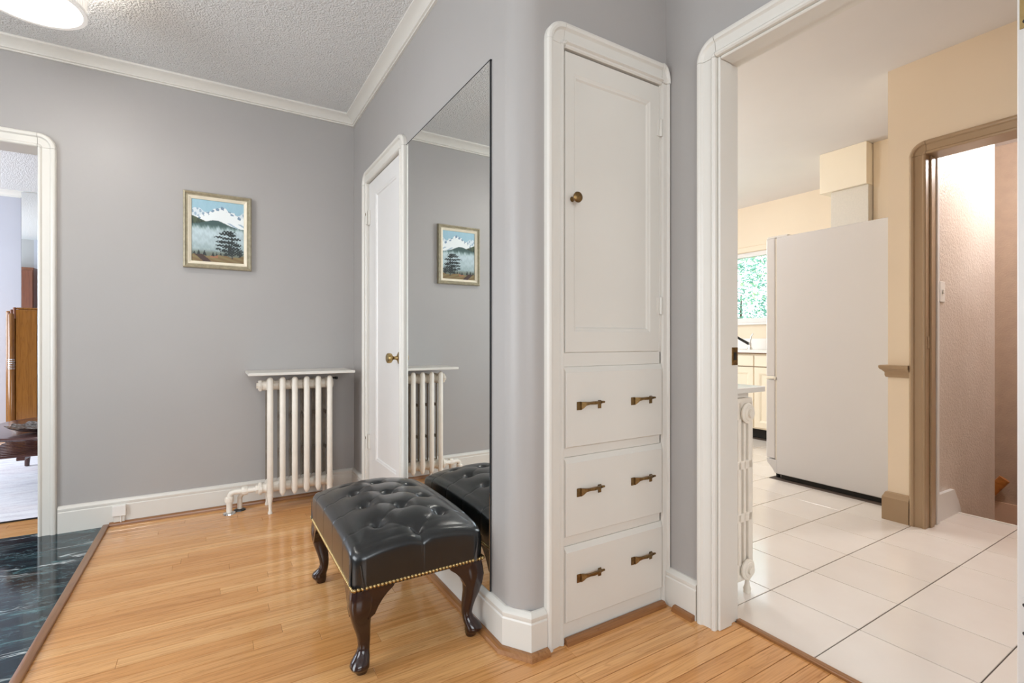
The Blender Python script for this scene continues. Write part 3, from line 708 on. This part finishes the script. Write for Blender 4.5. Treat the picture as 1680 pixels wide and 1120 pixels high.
MB().lathe([(0, 0), (.034, 0), (.032, .006), (.018, .010), (0, .010)], (.078, ya, 0), (0, 0, 1), 18).build('floor_flange', M['chrome'], vp)
pipe([(.132, yb2, 0), (.132, yb2, .075), (.145, yb2-.025, .105), (.16, ya-.02, .125)], .0135, 'return_pipe')
MB().lathe([(0, 0), (.032, 0), (.030, .006), (.016, .010), (0, .010)], (.132, yb2, 0), (0, 0, 1), 18).build('floor_flange', M['steel'], vp)
MB().lathe([(.0, -.016), (.022, -.016), (.024, -.008), (.024, .008), (.022, .016), (0, .016)], (.078, ya, .082), (0, 0, 1), 12).build('coupling', M['radiator'], vp)
MB().lathe([(.0, -.016), (.024, -.016), (.026, -.006), (.026, .006), (.024, .016), (0, .016)], (.155, ya-.02, .126), (1, 0, 0), 12).build('coupling', M['radiator'], vp)
MB().lathe([(.0, -.014), (.027, -.014), (.027, .014), (0, .014)], (.222, RY0+.072, .134), (1, 0, 0), 6).build('union_nut', M['radiator'], vp)
struct_shelf = MB().box((.165, 3.09, .7995), (.748, YL-.002, .8155), .002).build('radiator_shelf', M['white']); tag(struct_shelf, 'thin white shelf board lying on top of the hallway radiator', 'shelf')
ob = thing('outlet_box', (-.437, YL-.02, .03), 'small white cable outlet cover on the baseboard by the marble', 'outlet')
MB().box((-.467, YL-.040, .050), (-.405, YL-.0205, .108), .003).build('cover', M['plastic'], ob)
MB().box((-.46, YL-.030, .005), (-.412, YL-.0205, .0495), .002).build('lower_cover', M['white'], ob)
MB().tube([(-.428, YL-.033, .05), (-.428, YL-.033, .004)], .0025, 8).build('cable', M['plastic'], ob)

# ------------------------------------------------------------------ tufted ottoman
OX0, OX1, OY0, OY1 = .347, .782, 1.465, 2.180
ott = thing('tufted_ottoman', ((OX0+OX1)/2, (OY0+OY1)/2, 0), 'black buttoned leather ottoman with brass nail trim and curved dark legs', 'ottoman')
oxc, oyc = (OX0+OX1)/2, (OY0+OY1)/2
cols = {oxc-.108: [oyc+.155*k for k in (-1.5, -.5, .5, 1.5)], oxc: [oyc+.155*k for k in (-2, -1, 0, 1, 2)], oxc+.108: [oyc+.155*k for k in (-1.5, -.5, .5, 1.5)]}
BT = [(x, yy) for x, l in cols.items() for yy in l]
segs = []; outs = []
for i, p in enumerate(BT):
    for q in BT[i+1:]:
        dx, dy = abs(p[0]-q[0]), abs(p[1]-q[1])
        if abs(dx-.108) < .01 and dy < .1: segs.append((p, q))
for x, l in cols.items():                                           # pleats running out to the borders
    for yy in l:
        if abs(x-oxc) > .05: outs.append(((x, yy), (OX0 if x < oxc else OX1, yy)))
    if abs(x-oxc) < .01:
        outs.append(((x, l[0]), (x, OY0))); outs.append(((x, l[-1]), (x, OY1)))
    else:
        for e, yy in ((l[0], OY0), (l[-1], OY1)): pass
def sdist(px, py, a, b):
    ax, ay = a; bx, by = b; dx, dy = bx-ax, by-ay; L = dx*dx+dy*dy
    t = max(0, min(1, ((px-ax)*dx+(py-ay)*dy)/L)); return math.hypot(px-ax-t*dx, py-ay-t*dy)
hx, hy = (OX1-OX0)/2, (OY1-OY0)/2
ZB, FR = .258, .034
def top_z(x, yy):
    s, t_ = abs(x-oxc)/hx, abs(yy-oyc)/hy
    z = .348+.070*(1-s**2.6)**.75*(1-t_**3.4)**.75+.018*(1-min(1, max(s, t_))**6)
    z += .016*((1-s*s) if t_ > .8 else 0)*(t_-.8)/.2 + .012*((1-t_*t_) if s > .8 else 0)*(s-.8)/.2
    for bx, by in BT:
        d2 = (x-bx)**2+(yy-by)**2
        near = min(1.0, (yy-OY0)/.08, (OY1-yy)/.08)
        if d2 < .012: z -= (.017*math.exp(-d2/(2*.0125**2))+.009*math.exp(-d2/(2*.030**2)))*(.30+.70*near)
    for a, b in segs:
        d = sdist(x, yy, a, b)
        if d < .03:
            fade = 1.0
            z -= (.0018*math.exp(-(d/.0030)**2)+.0022*math.exp(-(d/.018)**2))
    for a, b in outs:
        d = sdist(x, yy, a, b)
        if d < .02: z -= .0016*math.exp(-(d/.0030)**2)
    return z
NX, NY = 96, 156
ix0, ix1, iy0, iy1 = OX0+FR, OX1-FR, OY0+FR, OY1-FR
m = MB(); vs = []; fs = []
for j in range(NY+1):
    for i in range(NX+1):
        x = ix0+(ix1-ix0)*i/NX; yy = iy0+(iy1-iy0)*j/NY; vs.append((x, yy, top_z(x, yy)))
for j in range(NY):
    for i in range(NX):
        a = j*(NX+1)+i; fs.append((a, a+1, a+NX+2, a+NX+1))
border = [i for i in range(NX+1)]+[j*(NX+1)+NX for j in range(1, NY+1)]+[NY*(NX+1)+i for i in range(NX-1, -1, -1)]+[j*(NX+1) for j in range(NY-1, 0, -1)]
nb = len(border); prev = border
def outward(x, yy):
    ox = -1 if x < ix0+1e-6 else (1 if x > ix1-1e-6 else 0); oy = -1 if yy < iy0+1e-6 else (1 if yy > iy1-1e-6 else 0)
    return ox, oy
def side_crease(x, yy):
    """vertical pleats on the sides and folded corners"""
    c = 0
    for cx in (oxc,):
        if yy < iy0+1e-6 or yy > iy1-1e-6: c += .0018*math.exp(-((x-cx)/.003)**2)
    for cy in cols[oxc-.108]:
        if x < ix0+1e-6 or x > ix1-1e-6: c += .0018*math.exp(-((yy-cy)/.003)**2)
    return c
levels = [(math.sin(a), 1-math.cos(a), True) for a in [PI/2*k/7 for k in range(1, 8)]]+[(1.03, f, False) for f in (.2, .45, .7)]+[(1.0, 1.0, False)]
for lv in levels:
    cur = []
    for bi in border:
        x, yy, z = vs[bi]; ox, oy = outward(x, yy); cr = side_crease(x, yy)
        r = FR*lv[0]
        if ox and oy: dx, dy = ox*r*.72, oy*r*.72
        else: dx, dy = ox*r, oy*r
        zf = max(z-FR*.8, ZB+.03)
        nz_ = z-(z-zf)*lv[1] if lv[2] else zf+(ZB-zf)*lv[1]
        k = 1-cr/FR*(1.0 if lv[2] else (1-.5*lv[1]))
        cur.append(len(vs)); vs.append((x+dx*k, yy+dy*k, nz_))
    for q in range(nb):
        r2 = (q+1) % nb; fs.append((prev[q], cur[q], cur[r2], prev[r2]))
    prev = cur
fs.append(tuple(prev))
m.add(vs, fs)
cu = m.build('cushion', M['leather'], ott, True, 60)
bsrc = None
for bx, by in BT:
    if bsrc is None:
        bsrc = MB().lathe([(.0005, .006), (.005, .005), (.0085, .002), (.0095, -.002), (.008, -.006), (.0005, -.006)], (bx, by, top_z(bx, by)+.004), (0, 0, 1), 14).build('button', M['leather'], ott, True, 60)
        bz = WL[bsrc.name].z-top_z(bx, by)
    else: share(bsrc, 'button', (bx, by, top_z(bx, by)+bz), ott)
MB().box((OX0+.02, OY0+.02, .250), (OX1-.02, OY1-.02, .2585), .002).build('seat_rail', M['mahogany'], ott)
nm = MB()
def nail(x, yy, nx, ny):
    nm.lathe([(.0062, 0), (.0058, .0018), (.0040, .0040), (.0006, .0050)], (x, yy, .2650), (nx, ny, 0), 8)
n = 36
for k in range(n+1):
    xx = OX0+.006+(OX1-OX0-.012)*k/n; nail(xx, OY0+.0005, 0, -1); nail(xx, OY1-.0005, 0, 1)
n = 59
for k in range(n+1):
    yy = OY0+.006+(OY1-OY0-.012)*k/n; nail(OX0+.0005, yy, -1, 0); nail(OX1-.0005, yy, 1, 0)
o = nm.build('nail_trim', M['brass'], ott, True, 60); o['kind'] = 'stuff'; o['label'] = 'row of round brass nail heads'
for sx in (-1, 1):                                                  # folded leather pleats at the corners
    for sy in (-1, 1):
        ex, ey = (OX0 if sx < 0 else OX1), (OY0 if sy < 0 else OY1)
        def fold(f): return [f(.026, .0, .262), f(.040, .0, .262), f(.031, .004, .262)], [f(.022, .0, .335), f(.025, .0, .335), f(.0235, .0015, .335)]
        for f in (lambda a, d, z: (ex-sx*a, ey+sy*(d+.0006), z), lambda a, d, z: (ex+sx*(d+.0006), ey-sy*a, z)):
            lo, hi = fold(f); MB().rings([lo, hi]).build('corner_pleat', M['leather'], ott)
def cab_leg(sx, sy):
    """cabriole leg at corner (sx, sy): carved knee with side wings, thin ankle, pad foot turned outwards"""
    cx = OX0+.034 if sx < 0 else OX1-.034; cy = OY0+.034 if sy < 0 else OY1-.034
    prof = [(.2575, .034, -.001), (.235, .036, .001), (.21, .0355, .004), (.18, .031, .004), (.15, .026, .001), (.12, .0215, -.005), (.095, .0185, -.009), (.075, .0172, -.010), (.060, .0185, -.007), (.047, .0235, -.001), (.037, .0270, .005), (.027, .0285, .007), (.019, .0265, .005), (.014, .0215, .002), (.010, .0205, .001), (0, .0165, 0)]
    m = MB(); rr = []
    for z, hf, off in prof:
        ring = []
        for q in range(20):
            a = 2*PI*q/20; ca, sa = math.cos(a), math.sin(a); e = .62 if z > .09 else .85
            X = math.copysign(abs(ca)**e, ca)*hf; Y = math.copysign(abs(sa)**e, sa)*hf
            ring.append((cx+X+sx*off, cy+Y+sy*off, z))
        rr.append(ring)
    m.rings(rr); leg = m.build('leg', M['mahogany'], ott, True, 50)
    for ax in (0, 1):                                              # wings under the rail
        w = MB(); pts = [(0, .2575), (.080, .2575), (.076, .250), (.060, .238), (.044, .222), (.030, .202), (.020, .182), (0, .17)]
        r2 = []
        for dep in (.004, .0335):
            if ax == 0: r2.append([(cx-sx*(.012+a), cy+sy*dep, z) for a, z in pts])
            else: r2.append([(cx+sx*dep, cy-sy*(.012+a), z) for a, z in pts])
        w.rings(r2); w.build('wing', M['mahogany'], leg, False)
for sx in (-1, 1):
    for sy in (-1, 1): cab_leg(sx, sy)

# ------------------------------------------------------------------ ceiling lamp
LX, LY, LR, LZ = -.604, 2.576, .168, 2.30
cl = thing('ceiling_lamp', (LX, LY, CEIL-.001), 'white drum ceiling lamp with a glowing flat diffuser', 'lamp')
nseg = 64
def ringz(r, z): return [(LX+r*math.cos(2*PI*k/nseg), LY+r*math.sin(2*PI*k/nseg), z) for k in range(nseg)]
MB().rings([ringz(LR-.004, LZ+.135), ringz(LR, LZ+.135), ringz(LR, LZ), ringz(LR-.004, LZ), ringz(LR-.004, LZ+.135)], True, False).build('shade', M['shade'], cl, True, 40)
MB().rings([ringz(LR+.0015, LZ+.013), ringz(LR+.0015, LZ-.001), ringz(LR-.013, LZ-.001), ringz(LR-.013, LZ+.012), ringz(LR-.0005, LZ+.013), ringz(LR+.0015, LZ+.013)], True, False).build('rim', M['rim'], cl, True, 40)
MB().rings([ringz(LR-.0135, LZ+.014), ringz(LR-.0135, LZ+.018)]).build('diffuser', M['diffuser'], cl)
MB().lathe([(0, 0), (.06, 0), (.06, .02), (0, .02)], (LX, LY, CEIL-.0212), (0, 0, 1), 24).tube([(LX, LY, CEIL-.02), (LX, LY, LZ+.1)], .008, 8).build('mount', M['plastic'], cl)
bulb = bpy.data.lights.new('lamp_bulb', 'POINT'); bulb.energy = 8; bulb.color = (1.0, .95, .88); bulb.shadow_soft_size = .05
bo = bpy.data.objects.new('lamp_bulb', bulb); C.objects.link(bo); place(bo, (LX, LY, LZ+.10), cl)
sp_ = bpy.data.lights.new('lamp_diffuser_light', 'AREA'); sp_.shape = 'DISK'; sp_.size = .28; sp_.energy = 5; sp_.color = (1.0, .97, .93)
so = bpy.data.objects.new('lamp_diffuser_light', sp_); C.objects.link(so); place(so, (LX, LY, LZ-.004), cl)

# ------------------------------------------------------------------ kitchen
fx0, fx1, fy0, fy1 = 3.50, 4.16, 1.30, 2.045
fr = thing('refrigerator', (3.83, 1.7, 0), 'tall white refrigerator seen from its side in the kitchen', 'refrigerator')
MB().box((fx0, fy0, .030), (fx1, fy1, 1.748), .004).build('body', M['fridge'], fr)
MB().box((fx0+.01, fy0+.02, .0), (fx1-.01, fy1-.03, .0298)).build('base', M['black'], fr)
MB().box((fx0+.002, fy1+.012, .735), (fx1, fy1+.080, 1.748), .008, seg=2).build('upper_door', M['fridge'], fr)
MB().box((fx0+.002, fy1+.012, .135), (fx1, fy1+.080, .712), .008, seg=2).build('freezer_drawer', M['fridge'], fr)
MB().box((fx0+.006, fy1+.0002, .13), (fx1-.006, fy1+.0118, 1.74)).build('door_gasket', M['soffitw'], fr)
MB().box((fx0-.001, fy1+.002, .716), (fx1, fy1+.075, .722)).box((fx0-.003, fy1+.003, .710), (fx0+.02, fy1+.02, .732), .002).build('handle_strip', M['chrome'], fr)
MB().rings([[(x, yy, z) for yy, z in ((fy1, .128), (fy1+.078, .128), (fy1+.070, .10), (fy1+.03, .06), (fy1+.015, .034), (fy1, .032))] for x in (fx0+.002, fx1-.002)]).build('toe_grille', M['fridge'], fr)
MB().box((fx0+.02, fy1-.07, 1.7485), (fx0+.12, fy1+.082, 1.764), .004).build('hinge_cap', M['plastic'], fr)
for xx in (fx0+.04, fx1-.04):
    MB().lathe([(0, 0), (.014, 0), (.014, .03), (0, .03)], (xx, fy1+.01, 0), (0, 0, 1), 12).build('foot', M['black'], fr)

sf = thing('boxed_soffit', (4.3, 1.93, 2.18), 'cream boxed soffit with a pale column above the refrigerator', 'soffit', kind='structure')
MB().box((4.205, 1.765, 2.185), (4.8, 2.10, CEIL-.001), .002).build('soffit_box', M['creamlac'], sf)
MB().box((4.235, 1.765, 0), (4.8, 2.03, 2.1845), .003).build('column', M['soffitw'], sf)
# far counter with sink tap
kc = thing('base_cabinet', (4.9, 3.1, 0), 'cream kitchen base cabinet with a panelled door below the window', 'cabinet')
MB().box((4.72, 2.2, .10), (KX-.002, 4.2, .862)).build('body', M['creamlac'], kc)
MB().box((4.78, 2.2, 0), (KX-.002, 4.2, .0995)).build('toe_kick', M['black'], kc)
for k in range(3):
    y0 = 2.52+k*.47
    MB().box((4.702, y0, .735), (4.7195, y0+.46, .845), .003).build('drawer', M['creamlac'], kc)
    panel_door(kc, 'door', 4.702, y0, y0+.46, .115, .725, y0+.07, y0+.39, .19, .65, M['creamlac'], .0175)
MB().box((4.716, 2.2, .728), (4.7198, 4.2, .733)).build('shadow_gap', M['subfloor'], kc)
ct = MB().box((4.685, 2.2, .8625), (KX-.002, 4.2, .900), .004).build('worktop', M['counter']); tag(ct, 'white worktop running below the kitchen window', 'worktop')
eb = MB().box((4.680, 2.2, .8625), (4.6848, 4.2, .873)).build('edge_band', M['subfloor'], ct)
sb = MB().box((KX-.02, 2.2, .9005), (KX-.002, 4.2, 1.02), .002).build('backsplash', M['counter']); tag(sb, 'low white backsplash behind the kitchen tap', 'backsplash')
fa = thing('kitchen_tap', (4.98, 3.22, .9), 'dark slanting kitchen tap in front of the window', 'tap')
MB().lathe([(0, 0), (.028, 0), (.026, .012), (.016, .03), (.016, .07), (0, .075)], (4.98, 3.205, .9005), (0, 0, 1), 16).build('tap_base', M['chrome'], fa, True)
MB().tube([(4.98, 3.205, .955), (4.93, 3.30, 1.02), (4.88, 3.38, 1.09)], [.016, .013, .010], 12).build('spout', M['steel'], fa, True)
MB().tube([(4.98, 3.205, .975), (4.985, 3.19, 1.05), (4.985, 3.17, 1.07)], [.010, .007, .006], 10).build('lever', M['chrome'], fa, True)
# window
wn = thing('window_1', (KX, 3.35, WZ0), 'white framed kitchen window looking onto bright foliage', 'window', kind='structure')
def fbox(a, b, n='window_frame', mt_='whiteB'): MB().box(a, b, .003).build(n, M[mt_], wn)
fbox((KX+.02, WY0, WZ0), (KX+.08, WY0+.05, WZ1)); fbox((KX+.02, WY1-.05, WZ0), (KX+.08, WY1, WZ1))
fbox((KX+.02, WY0+.05, WZ0), (KX+.08, WY1-.05, WZ0+.05)); fbox((KX+.02, WY0+.05, WZ1-.05), (KX+.08, WY1-.05, WZ1))
MB().box((KX+.045, WY0+.05, WZ0+.05), (KX+.050, WY1-.05, WZ1-.05)).build('pane', M['glass'], wn)
fbox((KX-.045, WY0-.06, WZ0-.028), (KX+.02, WY1+.06, WZ0-.001), 'window_sill')
fbox((KX-.016, WY0-.06, WZ1+.001), (KX-.0005, WY1+.06, WZ1+.06), 'window_casing', 'cream')  # cream paints in the shade on the window casing
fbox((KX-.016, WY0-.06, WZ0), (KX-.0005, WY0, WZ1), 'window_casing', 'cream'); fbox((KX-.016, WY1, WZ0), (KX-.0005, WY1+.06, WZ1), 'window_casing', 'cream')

# kitchen radiator beside the doorway: tall ornate columns, the end section shows
kr = thing('kitchen_radiator', (1.74, 1.4, 0), 'white slotted cast iron radiator just inside the kitchen doorway', 'radiator')
def ksec(yc):
    m = MB(); x0, x1 = 1.672, 1.828; h = .0155
    def b(xa, xb, za, zb, bv=.004): m.box((xa, yc-h, za), (xb, yc+h, zb), bv, seg=2)
    for xa, xb in ((1.672, 1.690), (1.703, 1.720), (1.733, 1.755), (1.769, 1.784), (1.798, 1.828)): b(xa, xb, .085, .76)
    for za, zb in ((.690, .775), (.495, .53), (.290, .325), (.062, .130)): b(x0+.004, x1-.004, za, zb)
    return m.build('section', M['radiator'], kr, True, 40)
ks = ksec(1.178)
for k in range(1, 7): share(ks, 'section', WL[ks.name]+Vector((0, .05*k, 0)), kr)
for zc in (.715, .105):
    MB().lathe([(0, 0), (.040, 0), (.040, .006), (.033, .010), (.030, .010), (.028, .013), (.016, .013), (.016, .022), (0, .022)], (1.785, 1.160, zc), (0, -1, 0), 20).build('boss', M['radiator'], kr, True, 30)
    MB().tube([(1.785, 1.165, zc), (1.785, 1.50, zc)], .026, 14).build('header_pipe', M['radiator'], kr, True)
for yy in (1.178, 1.478):
    for xx in (1.812, 1.69): MB().lathe([(.012, .065), (.012, .055), (.008, .045), (.010, .03), (.015, .015), (.013, .006), (.015, 0)], (xx, yy, 0), (0, 0, 1), 12).build('foot', M['radiator'], kr, True)
ksh = MB().box((1.602, 1.118, .800), (1.838, 1.56, .8215), .002).build('kitchen_radiator_shelf', M['white']); tag(ksh, 'white shelf board on top of the kitchen radiator', 'shelf')
MB().box((1.66, 1.165, .777), (1.80, 1.50, .7995)).build('support', M['white'], ksh)
# light switch in the stairwell
sw = thing('light_switch', (3.5, 1.099, 1.25), 'white light switch on the pale plaster wall of the stairwell', 'switch')
MB().box((3.46, 1.0915, 1.215), (3.53, 1.0995, 1.33), .002).build('plate', M['plastic'], sw)
MB().box((3.488, 1.084, 1.26), (3.502, 1.0913, 1.285), .002).build('toggle', M['plastic'], sw)

# ------------------------------------------------------------------ outside the kitchen window
box_struct('ground_garden', (5.3, -6, -.6), (22, 18, -.5), M['lawn'], 'green lawn outside the kitchen window', 'lawn')
random.seed(5)
def tree(x, y_, h, rad_, label):
    tr = thing('garden_tree', (x, y_, -.5), label, 'tree', 'trees outside the kitchen window')
    MB().tube([(x, y_, -.5), (x+.05, y_+.1, .6), (x-.05, y_, h*.5)], [.09, .06, .02], 10).build('trunk', M['trunk'], tr, True)
    m = MB(); vs = []; fs = []
    for k in range(11000):
        while True:
            p = Vector((random.uniform(-1, 1), random.uniform(-1, 1), random.uniform(-1, 1)))
            if p.length < 1: break
        p = p.normalized()*p.length**.45
        c = Vector((x+p.x*rad_, y_+p.y*rad_, h*.52+p.z*h*.52))
        u = Vector((random.gauss(0, 1), random.gauss(0, 1), random.gauss(0, 1))).normalized(); w = u.orthogonal().normalized(); l = random.uniform(.03, .06)
        o_ = len(vs); vs += [c-u*l, c+w*l*.45, c+u*l, c-w*l*.45]; fs.append((o_, o_+1, o_+2, o_+3))
    m.add(vs, fs); f = m.build('foliage', M['leaf'], tr); f['kind'] = 'stuff'
tree(8.6, 6.1, 3.4, 1.7, 'leafy tree close outside the kitchen window')
tree(13.0, 8.6, 4.6, 2.4, 'taller leafy tree farther from the kitchen window')

# ------------------------------------------------------------------ living room through the left doorway
rug = MB().box((-2.15, 3.735, 0.0005), (.1, 5.95, .008), .003).build('area_rug', M['rug']); tag(rug, 'pale faded rug on the living room floor', 'rug')
MB().box((-2.15, 3.731, .0006), (.1, 3.7348, .009), .001).build('binding', M['black'], rug)
tb = thing('coffee_table', (-.54, 4.72, 0.011), 'oval dark wooden coffee table with a slatted shelf on the rug', 'table')
tcx, tcy, ta, tbb = -.54, 4.72, .79, .61
def ell(a, b, z, n=72):
    e = 2/3.4
    return [(tcx+math.copysign(a*abs(math.cos(2*PI*k/n))**e, math.cos(2*PI*k/n)), tcy+math.copysign(b*abs(math.sin(2*PI*k/n))**e, math.sin(2*PI*k/n)), z) for k in range(n)]
MB().rings([ell(ta-.03, tbb-.03, .372), ell(ta-.005, tbb-.005, .384), ell(ta, tbb, .392), ell(ta-.002, tbb-.002, .398), ell(ta-.012, tbb-.012, .400)]).build('table_top', M['darkwood'], tb, True, 30)
for k in range(15):
    yy = tcy-.46+k*.066; hw = ta*max(0, 1-(abs(yy-tcy)/tbb)**3.4)**(1/3.4)*.92
    MB().box((tcx-hw, yy-.014, .262), (tcx+hw, yy+.014, .276), .003).build('slat', M['darkwood'], tb)
for xx in (tcx-.5, tcx+.5): MB().box((xx-.02, tcy-.47, .240), (xx+.02, tcy+.47, .2615), .003).build('shelf_bearer', M['darkwood'], tb)
for dx, dy in ((-.716, .560), (.68, .52), (.68, -.50), (-.30, -.46)):
    MB().tube([(tcx+dx*.96, tcy+dy*.95, .373), (tcx+dx, tcy+dy*1.02, .03), (tcx+dx, tcy+dy*1.02, .0112)], [.028, .0155, .015], 12).build('leg', M['darkwood'], tb, True)
bw = thing('silver_bowl', (-.93, 4.36, .4005), 'scalloped dark silver bowl on the oval coffee table', 'bowl')
rs = []
for r, z in ((.05, .4006), (.06, .404), (.13, .418), (.19, .442), (.20, .450), (.192, .449), (.12, .425), (.05, .412)):
    rs.append([(-.93+r*(1+.05*math.sin(12*2*PI*k/72)*(r > .1))*math.cos(2*PI*k/72), 4.36+r*(1+.05*math.sin(12*2*PI*k/72)*(r > .1))*math.sin(2*PI*k/72), z+.006*math.sin(12*2*PI*k/72)*(r > .17)) for k in range(72)])
MB().rings(rs).build('bowl_body', M['bowl'], bw, True, 50)
ar = thing('deco_cabinet', (-1.15, 6.5, 0), 'walnut cabinet with stepped rounded corner columns and chrome bands in the living room', 'cabinet')
MB().box((-1.545, 6.255, .06), (-.70, 6.82, 1.285), .004).build('body', M['walnut'], ar)
MB().box((-1.555, 6.24, 1.2855), (-.69, 6.82, 1.303), .004).build('top', M['walnut'], ar)
MB().box((-1.52, 6.28, .0), (-.72, 6.80, .0598)).build('plinth', M['walnut_d'], ar)
MB().box((-1.556, 6.236, .08), (-1.412, 6.2548, 1.284), .003).build('front_panel', M['walnut'], ar)
for q in (0, 1): MB().box((-1.408+q*.35, 6.236, .10), (-1.062+q*.35, 6.2548, 1.20), .003).build('door', M['walnut'], ar)
col_ = MB().lathe([(0, .06), (.027, .06), (.027, 1.235), (.02, 1.247), (0, 1.25)], (-1.587, 6.250, 0), (0, 0, 1), 20).build('corner_column', M['walnut'], ar, True, 40)
for q in range(6): MB().lathe([(.0275, 0), (.030, 0), (.030, .007), (.0275, .007)], (-1.587, 6.250, .735+q*.017), (0, 0, 1), 20).build('chrome_band', M['chrome'], col_)
for xx, r, zt in ((-1.603, .011, 1.262), (-1.585, .012, 1.285), (-1.566, .012, 1.305)):
    MB().lathe([(0, 1.20), (r, 1.20), (r, zt-.008), (r*.7, zt-.002), (0, zt)], (xx, 6.245, 0), (0, 0, 1), 14).build('stepped_cap', M['walnut_d'], ar, True, 40)
MB().box((-1.63, 6.255, .06), (-1.546, 6.80, 1.27), .01, seg=2).build('side_panel', M['walnut'], ar)
lm = thing('living_room_mirror', (-1.1, 6.80, .95), 'frameless living room mirror above the walnut cabinet', 'mirror')
MB().box((-1.652, 6.778, 1.312), (-.6, 6.784, 2.492), .001).build('glass', M['mirror'], lm)
MB().box((-1.655, 6.7842, 1.312), (-.597, 6.8495, 2.44)).build('backing_board', M['mirror_edge'], lm)
vz = thing('glass_vase', (-1.405, 6.5, 1.3032), 'pale green glass vase on the walnut cabinet', 'vase')
MB().lathe([(0, 0), (.028, 0), (.035, .03), (.030, .06), (.018, .08), (.024, .10), (.022, .10), (.015, .08), (0, .078)], (-1.402, 6.40, 1.3033), (0, 0, 1), 20).build('vase_body', M['vase'], vz, True)
wc = thing('tall_wardrobe', (-2.3, 3.85, 0), 'tall brown wooden wardrobe reflected in the living room mirror', 'wardrobe')
MB().box((-2.72, YL+.152, .0), (-2.2, 4.0, 2.04), .004).build('body', M['walnut_d'], wc)
for q in (0, 1): MB().box((-2.715+q*.258, 4.0002, .08), (-2.463+q*.258, 4.018, 2.0), .003).build('door', M['walnut_d'], wc)

# ------------------------------------------------------------------ unseen lamps added to brighten kitchen and stairwell
def dome_lamp(name, x, y_, z, power, col, label):
    t = thing(name, (x, y_, z), label, 'lamp')
    MB().lathe([(0, 0), (.075, 0), (.075, -.02), (0, -.02)], (x, y_, z-.0005), (0, 0, 1), 24).build('mount', M['plastic'], t, True, 40)
    MB().lathe([(.13, -.0205), (.13, -.04), (.10, -.075), (.05, -.095), (.001, -.10)], (x, y_, z), (0, 0, 1), 28).build('glass_dome', M['diffuser'], t, True, 60)
    d = bpy.data.lights.new(name+'_light', 'POINT'); d.energy = power; d.color = col; d.shadow_soft_size = .12
    o = bpy.data.objects.new(name+'_light', d); C.objects.link(o); place(o, (x, y_, z-.24), t)
dome_lamp('kitchen_fill_lamp', 2.45, 2.75, CEIL, 14, (.96, .97, 1.0), 'unseen white dome lamp added to brighten the kitchen')
dome_lamp('stairwell_fill_lamp', 4.12, .62, CEIL, 50, (.98, .97, .98), 'unseen white dome lamp added to brighten the basement stairs')
